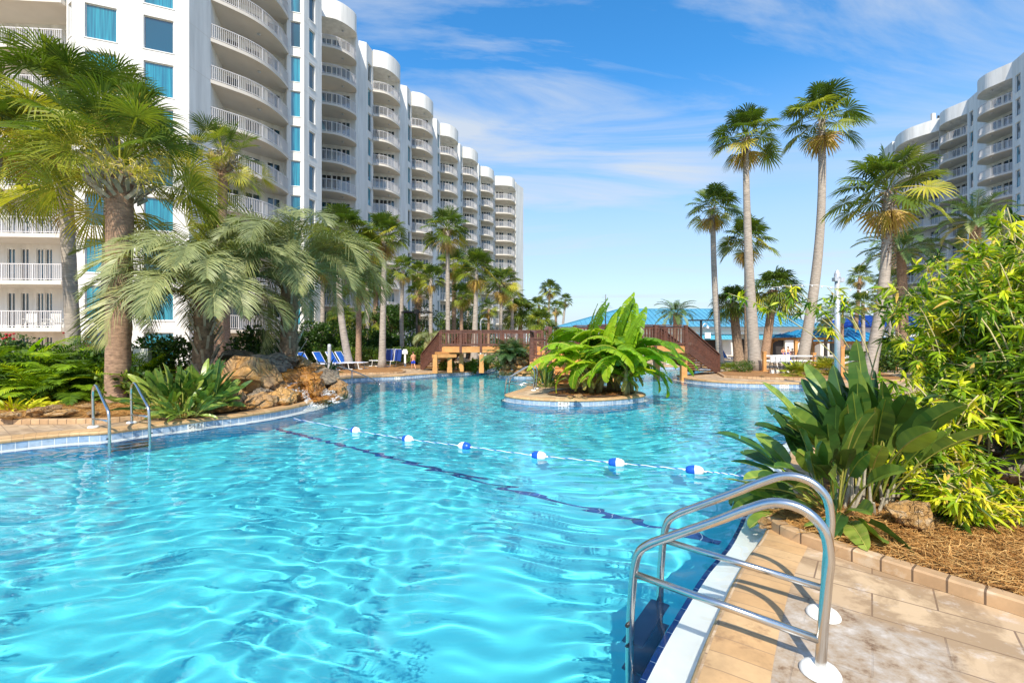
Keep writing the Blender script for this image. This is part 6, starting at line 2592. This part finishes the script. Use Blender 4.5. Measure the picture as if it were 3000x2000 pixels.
bl = [((4.35, 4.9), 71, 26, 1.35, .36, .4, 11, .15, 'bamboo clump rising between the bird of paradise plant and the striped boulder', (.35, .8)),
      ((3.72, 3.95), 72, 12, .62, .16, .22, 9, .13, 'low bright bamboo tuft behind the striped boulder', (.45, .9)),
      ((4.25, 3.95), 73, 10, .50, .16, .2, 8, .12, 'smallest bamboo tuft at the right of the straw bed', (.45, .9)),
      ((6.35, 6.1), 74, 50, 3.0, .5, .6, 15, .17, 'tall bamboo clump filling the middle of the right bank', (.3, .9)),
      ((8.5, 7.8), 75, 56, 4.2, .8, .6, 16, .19, 'tall bamboo clump at the back with yellow tips', (.45, 1.0)),
      ((5.6, 4.7), 76, 30, 2.4, .4, .5, 14, .17, 'bamboo clump near the right picture edge, dark green inside', (.15, .7)),
      ((6.9, 5.8), 77, 54, 3.9, .7, .8, 16, .18, 'tallest bamboo clump cut by the right picture edge', (.25, .9)),
      ((9.2, 9.0), 78, 40, 3.7, .7, .6, 15, .18, 'bamboo clump reaching left towards the stout palm', (.45, 1.0)),
      ((11.4, 9.8), 79, 50, 5.4, .9, .8, 15, .20, 'farthest bamboo clump in front of the right hotel', (.45, 1.0))]
for (xy, seed, canes, h, sp, ln_, nw, lf, lab, tn) in bl:
    bamboo(lab, (xy[0], xy[1], .05), seed, canes, h, sp, ln_, nw, lf, tn)
bamboo('thin bamboo cane leaning left over the pool in front of the light pole', (5.6, 7.2, .05), 90, 5, 3.1, .15, 1.9, 9, .15, (.3, .9), .7, PI * .93, .85)


# ------------------------------------------------------------------ rocks and the waterfall
def rock_mesh(seed, sub=4, rough=.34, facet=.5):
    bm = bmesh.new()
    bmesh.ops.create_icosphere(bm, subdivisions=sub, radius=1.0)
    rg = random.Random(seed)
    off = Vector((rg.uniform(0, 50), rg.uniform(0, 50), rg.uniform(0, 50)))
    planes = [(Vector((rg.gauss(0, 1), rg.gauss(0, 1), rg.gauss(0, 1))).normalized(), rg.uniform(.56, .82)) for _ in range(24)]
    for v in bm.verts:
        p = v.co.copy()
        for nrm, dd in planes:                       # cut flats
            k = p.dot(nrm)
            if k > dd:
                p -= nrm * (k - dd) * .97
        p += p.normalized() * (noise.noise(p * 1.6 + off) * rough * .7 - abs(noise.noise(p * 4 + off)) * rough * .45 - abs(noise.noise(p * 10 + off)) * rough * .22)
        v.co = p
    me = bpy.data.meshes.new('rock')
    bm.to_mesh(me)
    bm.free()
    return me


ROCKM = {}


def rock(label, c, s, rz, seed, mat='rock', name='boulder', group=None, tilt=0.0):
    key = (seed % 9, mat)
    if key not in ROCKM:
        me = rock_mesh(seed % 9)
        me.materials.append(M[mat])
        ROCKM[key] = me
    o = link_mesh(name, ROCKM[key], None, c)
    o.scale = s
    o.rotation_euler = (tilt, tilt * .5, rz)
    tag(o, label, 'rock', group)
    return o


def rk(u, v, Y, wpx, hpx, dep, rz, seed, lab, mat='rock', tilt=0.0, group='waterfall rocks'):
    p = P(u, v, Y)
    k = Y / FPX
    rock(lab, p, (wpx * k / 2 * 1.38, dep * 1.2, hpx * k / 2 * 1.38), R(rz), seed, mat, group=group, tilt=tilt)


# core of the waterfall mound
rk(700, 1130, 12.1, 200, 190, .8, 10, 1, 'biggest waterfall boulder, a tall tan slab streaked by frond shadows', 'rock')
rk(672, 1185, 11.2, 90, 90, .4, 30, 2, 'orange faced boulder at the left foot of the waterfall', 'rock_gold')
rk(775, 1120, 12.3, 110, 60, .5, 0, 3, 'flat grey brown slab right of the biggest boulder', 'rock')
rk(768, 1155, 11.9, 70, 44, .45, 0, 4, 'grey round stone under the flat slab', 'rock_grey')
rk(775, 1190, 11.3, 90, 70, .45, -10, 5, 'tan streaked boulder in the middle of the waterfall foot', 'rock')
rk(820, 1172, 11.8, 90, 70, .5, 15, 6, 'golden boulder with frond shadows in the waterfall', 'rock_gold')
rk(862, 1160, 12.4, 70, 60, .5, 0, 7, 'wet orange boulder in the lower cascade', 'rock_wet')
rk(925, 1160, 12.9, 62, 80, .45, -8, 8, 'dark wet upright stone between the two cascades', 'rock_wet')
rk(895, 1131, 13.4, 70, 26, .45, 0, 0, 'flat wet stone lying across the cascade', 'rock_wet')
rk(955, 1172, 12.7, 70, 34, .4, 0, 1, 'low wet stone at the lip of the pool', 'rock_wet')
rk(870, 1098, 14.3, 120, 50, .8, 0, 2, 'dark stone behind the upper cascade', 'rock_wet')
rk(885, 1070, 14.8, 55, 50, .5, 20, 3, 'pale boulder at the top right of the waterfall', 'rock_gold')
rk(925, 1085, 14.6, 56, 44, .5, 0, 4, 'light tan boulder right of the upper cascade', 'rock')
rk(965, 1110, 14.2, 70, 56, .5, 30, 5, 'grey tan boulder stepping down to the pool tip', 'rock_grey')
rk(985, 1140, 13.9, 60, 54, .4, 0, 6, 'tan boulder at the pool tip of the waterfall', 'rock')
rk(1003, 1152, 13.7, 34, 34, .3, 0, 7, 'small tan stone at the very tip', 'rock')
rk(930, 1125, 14.0, 60, 60, .5, 0, 8, 'orange wet boulder high in the right cascade', 'rock_wet')
rk(800, 1056, 14.2, 110, 30, .6, 0, 0, 'flat grey capstone over the waterfall basin', 'rock_grey')
rk(850, 1055, 14.6, 60, 34, .5, 0, 1, 'squared tan capstone right of centre', 'rock')
rk(740, 1065, 13.6, 130, 46, .7, 0, 2, 'weathered ledge stone above the biggest boulder', 'rock_grey')
rk(690, 1040, 14.2, 80, 30, .5, 0, 3, 'dark stone under the silver palm', 'rock_grey')
rk(645, 1205, 10.7, 40, 26, .25, 0, 4, 'small brown stone at the left foot of the waterfall', 'rock')
rk(735, 1208, 10.95, 60, 30, .3, 0, 5, 'cream stone on the coping left of the cascade', 'rock')
rk(800, 1203, 11.3, 46, 26, .25, 0, 6, 'small orange stone at the coping', 'rock_gold')
rk(855, 1192, 11.9, 60, 26, .25, 0, 7, 'small wet orange stone near the splash', 'rock_wet')
rk(780, 1090, 13.4, 150, 90, .9, 0, 8, 'buried core stone behind the cascade', 'rock_grey')
rk(850, 1130, 13.2, 150, 90, .7, 0, 0, 'broad brown stone the cascade runs over', 'rock_wet')
# falling water
t = thing('waterfall', 'white cascade splashing down between the orange rocks', 'waterfall')
for path, wd in ((((828, 1085, 13.7), (840, 1100, 13.2), (855, 1118, 12.75), (862, 1136, 12.4)), .30),
                 (((850, 1136, 12.3), (872, 1142, 12.1), (890, 1145, 12.2)), .22),
                 (((900, 1140, 12.6), (905, 1160, 12.2), (915, 1180, 11.9), (930, 1190, 11.75)), .16),
                 (((925, 1100, 13.9), (935, 1118, 13.5), (940, 1135, 13.3)), .16),
                 (((945, 1130, 13.3), (958, 1150, 12.9), (972, 1168, 12.5), (985, 1178, 12.4)), .24),
                 (((972, 1140, 13.2), (985, 1155, 12.9), (1000, 1165, 12.7)), .20)):
    pts = smooth_line([P(*q) for q in path], 5)
    fb = FB()
    rng = np.random.default_rng(len(path) * 7 + int(wd * 100))
    A = np.zeros((len(pts), 7, 3))
    for i, p in enumerate(pts):
        for j in range(7):
            x = (j / 6 - .5) * wd * (1 + .4 * i / len(pts))
            A[i, j] = (p.x + x, p.y - .12 - .05 * math.cos(x * 9) + rng.normal(0, .012), p.z + rng.normal(0, .012))
    fb.grid(A, .5)
    fb.build('cascade', M['foam'], t, True)
fb = FB()
rng = np.random.default_rng(9)
N = 1500
c = np.stack([rng.uniform(-5.6, -4.75, N), rng.uniform(11.6, 13.3, N), np.full(N, WZ + .03)], 1)
c[:, 0] = -5.27 + .35 * rng.random(N) - .02 * np.abs(c[:, 1] - 12.8)
c[:, 2] += np.abs(rng.normal(0, .05, N))
s_ = rng.uniform(.003, .010, (N, 1))
d1 = unit(rng.normal(0, 1, (N, 3))) * s_
d2 = unit(np.cross(d1, rng.normal(0, 1, (N, 3)))) * s_
pts = np.stack([np.stack([c - d1, c - d2], 1), np.stack([c + d2, c + d1], 1)], 1)
fb.grid(pts, .5)
fb.build('splash', M['plastic_white'], t)

# rock wall on the second island: stacked golden stones, laid in courses
rg = random.Random(8)
names = ['left', 'middle', 'right']
k = 0
for row in range(4):
    for col in range(7):
        x = -.42 + col * .36 + (row % 2) * .16 + rg.uniform(-.05, .05)
        y = 22.52 - .12 * math.sin((x + .42) / 2.4 * PI) * 2 + row * .12 + rg.uniform(-.04, .04)
        z = .10 + row * .235
        if x > 2.2:
            continue
        lab = '%s golden stone of the stacked rock wall, %s course, %s' % (('wide', 'round', 'squared')[k % 3], ('bottom', 'second', 'third', 'top')[row],
                                                                         ('at the left corner', 'second from the left corner', 'third from the left corner', 'fourth from the left corner', 'fifth from the left corner', 'sixth from the left corner', 'at the right end')[col])
        rock(lab, (x, y, z), (.29 * rg.uniform(.85, 1.2), .3, .19 * rg.uniform(.85, 1.15)), rg.uniform(-.3, .3), k, 'rock_gold' if rg.random() < .7 else 'rock', 'stone', 'stacked rock wall stones', rg.uniform(-.15, .15))
        k += 1
rock('buried middle of the stacked rock wall under the palm shrub', (1.0, 23.7, .35), (1.35, 1.0, .62), 0, 3, 'rock', group='stacked rock wall stones')

# loose stones
GL = 'loose garden stones'
p = G(2655, 1575, .06)
rock('round golden boulder with leaf shadows in the straw by the near ladder', (3.30, 3.78, .17), (.20, .17, .165), .3, 2, 'rock_gold', group=GL)
rock('flat golden stone half hidden behind the round boulder', (3.62, 3.95, .10), (.2, .12, .08), .1, 5, 'rock_gold', group=GL)
rock('triangular tan stone at the corner of the coping near the ladder', (2.2, 3.98, .04), (.13, .10, .05), .9, 7, 'rock_gold', group=GL)
for i, (u, v, w_, h_, lab) in enumerate(((25, 1217, 75, 26, 'flat golden stone at the left picture edge'), (115, 1205, 75, 42, 'largest pale stone in the left bed'),
                                         (178, 1208, 100, 28, 'long golden stone beside the largest pale stone'), (272, 1210, 40, 16, 'small pale stone left of the ladder'),
                                         (250, 1188, 60, 20, 'pale stone behind the small one'), (165, 1193, 50, 20, 'brown stone under the garden spotlight'),
                                         (430, 1186, 70, 24, 'pale stone right of the thick palm trunk'), (415, 1165, 50, 22, 'tan stone behind the right ladder rail'))):
    Y = FPX * (CAMZ - .1) / (v + h_ * .4 - 1000)
    pp = P(u, v, Y)
    rock(lab, pp, (w_ * Y / FPX / 2, .2, h_ * Y / FPX / 2), .2 * i, i, 'rock_gold' if i % 2 == 0 else 'rock', group=GL)
for i, (u, v, w_, h_, lab) in enumerate(((1695, 1160, 30, 17, 'round tan stone at the front of the island bed'), (1670, 1163, 24, 12, 'pale stone left of the round island stone'), (1712, 1165, 14, 7, 'small flat stone right of the round island stone'),
                                         (2231, 1101, 20, 8, 'pale flat stone in the straw under the very tall palm'), (2398, 1097, 34, 12, 'tan flat stone at the right of the palm bed'))):
    Y = FPX * (CAMZ - .06) / (v + h_ * .4 - 1000)
    pp = P(u, v, Y)
    rock(lab, pp, (w_ * Y / FPX / 2, .12, h_ * Y / FPX / 2), .5 * i, i + 2, 'rock_gold', group=GL)
rock('large grey boulder in the shade of the bamboo', (5.5, 5.45, .55), (.75, .5, .42), .2, 4, 'rock_grey', group=GL)
rock('dark boulder under the bamboo at the right picture edge', (5.6, 4.9, .25), (.8, .4, .35), .5, 6, 'rock_grey', group=GL)
rock('tan boulder with stripes of shade behind the bird of paradise', (5.0, 6.6, .45), (.5, .4, .4), .5, 1, 'rock_gold', group=GL)
rock('leaning tan slab under the left bridge', (-3.55, 25.6, .45), (.55, .25, .5), .2, 3, 'rock_gold', group=GL)

# garden spotlight and junction box in the left bed
sp = G(176, 1182)
t = thing('garden_spotlight', 'small bronze garden spotlight aimed up beside the yellow striped plant', 'spotlight', (sp.x, sp.y, .07))
mb = MB()
mb.tube([(0, 0, 0), (0, 0, .14)], .022, 8)
mb.build('stake', M['black'], t)
mb = MB()
mb.tube([(-.02, 0, .14), (.13, -.02, .27)], [.05, .075], 14)
mb.build('head', M['trunk_rough'], t, True)
sb = G(258, 1163)
t = thing('equipment_box', 'dark low equipment box behind the palm leaves near the ladder', 'box', (sb.x, sb.y, .07))
mb = MB()
mb.box((0, 0, .14), (.75, .35, .22))
mb.build('body', M['dark'], t)
mb = MB()
mb.box((0, 0, .27), (.8, .4, .04))
mb.build('lid', M['grey_metal'], t)
bx = P(418, 1020, 13.0)
t = thing('towel_stand', 'white box on a post seen between the palm trunk and the silver palm', 'stand')
mb = MB()
mb.box((bx.x, bx.y, 1.15), (.36, .2, .5), .2)
mb.build('box', M['white'], t)
mb = MB()
mb.box((bx.x, bx.y, .45), (.08, .08, .9))
mb.build('post', M['white'], t)


# ------------------------------------------------------------------ pine straw
def straw(name, poly, n, L, z, seed, wd=.0022, hgt=.05, tint=(.2, 1)):
    rng = np.random.default_rng(seed)
    xs = [p[0] for p in poly]
    ys = [p[1] for p in poly]
    pts = np.zeros((0, 2))
    V = [Vector(p) for p in poly]
    while len(pts) < n:
        q = np.stack([rng.uniform(min(xs), max(xs), n), rng.uniform(min(ys), max(ys), n)], 1)
        q = q[inside_mask(q[:, 0], q[:, 1], V)]
        pts = np.concatenate([pts, q])
    q = pts[:n]
    a = rng.uniform(0, 2 * PI, n)
    c = rng.normal(0, 1.3, n)
    ln_ = L * rng.uniform(.5, 1.2, n)
    h0 = z + rng.random(n) ** 1.5 * hgt
    P_ = np.zeros((n, 4, 2, 3))
    x, y = q[:, 0].copy(), q[:, 1].copy()
    tilt = rng.normal(0, .18, n)
    for j in range(4):
        aj = a + c * (j / 3)
        dx, dy = np.cos(aj), np.sin(aj)
        zz = h0 + tilt * ln_ * (j / 3 - .5)
        zz = np.maximum(zz, z + .003)
        w_ = wd * (1, 1, .8, .3)[j]
        P_[:, j, 0] = np.stack([x - dy * w_, y + dx * w_, zz], 1)
        P_[:, j, 1] = np.stack([x + dy * w_, y - dx * w_, zz + w_ * .6], 1)
        x = x + dx * ln_ / 3
        y = y + dy * ln_ / 3
    fb = FB()
    fb.grid(P_, rng.uniform(tint[0], tint[1], n))
    o = fb.build(name, M['needle'])
    tag(o, 'loose pine straw covering the planting bed', 'pine straw', kind='stuff')


straw('pine_straw', [(2.3, 3.72), (2.75, 3.2), (3.1, 2.78), (3.6, 2.45), (4.6, 2.3), (5.2, 3.6), (4.9, 4.9), (3.6, 5.0), (2.35, 4.1)], 26000, .16, .062, 1, .0024)
straw('pine_straw', [(-9.9, 9.2), (-6.7, 9.4), (-5.9, 10.6), (-6.3, 11.2), (-7.2, 11.0), (-12.4, 11.8), (-12.6, 9.3)], 14000, .18, .072, 2, .004)
straw('mulch_chips', [gp(1610, 1155), gp(1700, 1164), gp(1800, 1162), gp(1855, 1151), gp(1780, 1139), gp(1660, 1142)], 4000, .08, .034, 3, .006, .03, (0, .25))
straw('leaf_litter', [(3.1, 4.2), (4.6, 3.8), (5.2, 5.2), (3.6, 5.4)], 3500, .07, .065, 4, .012, .05, (.05, .6))
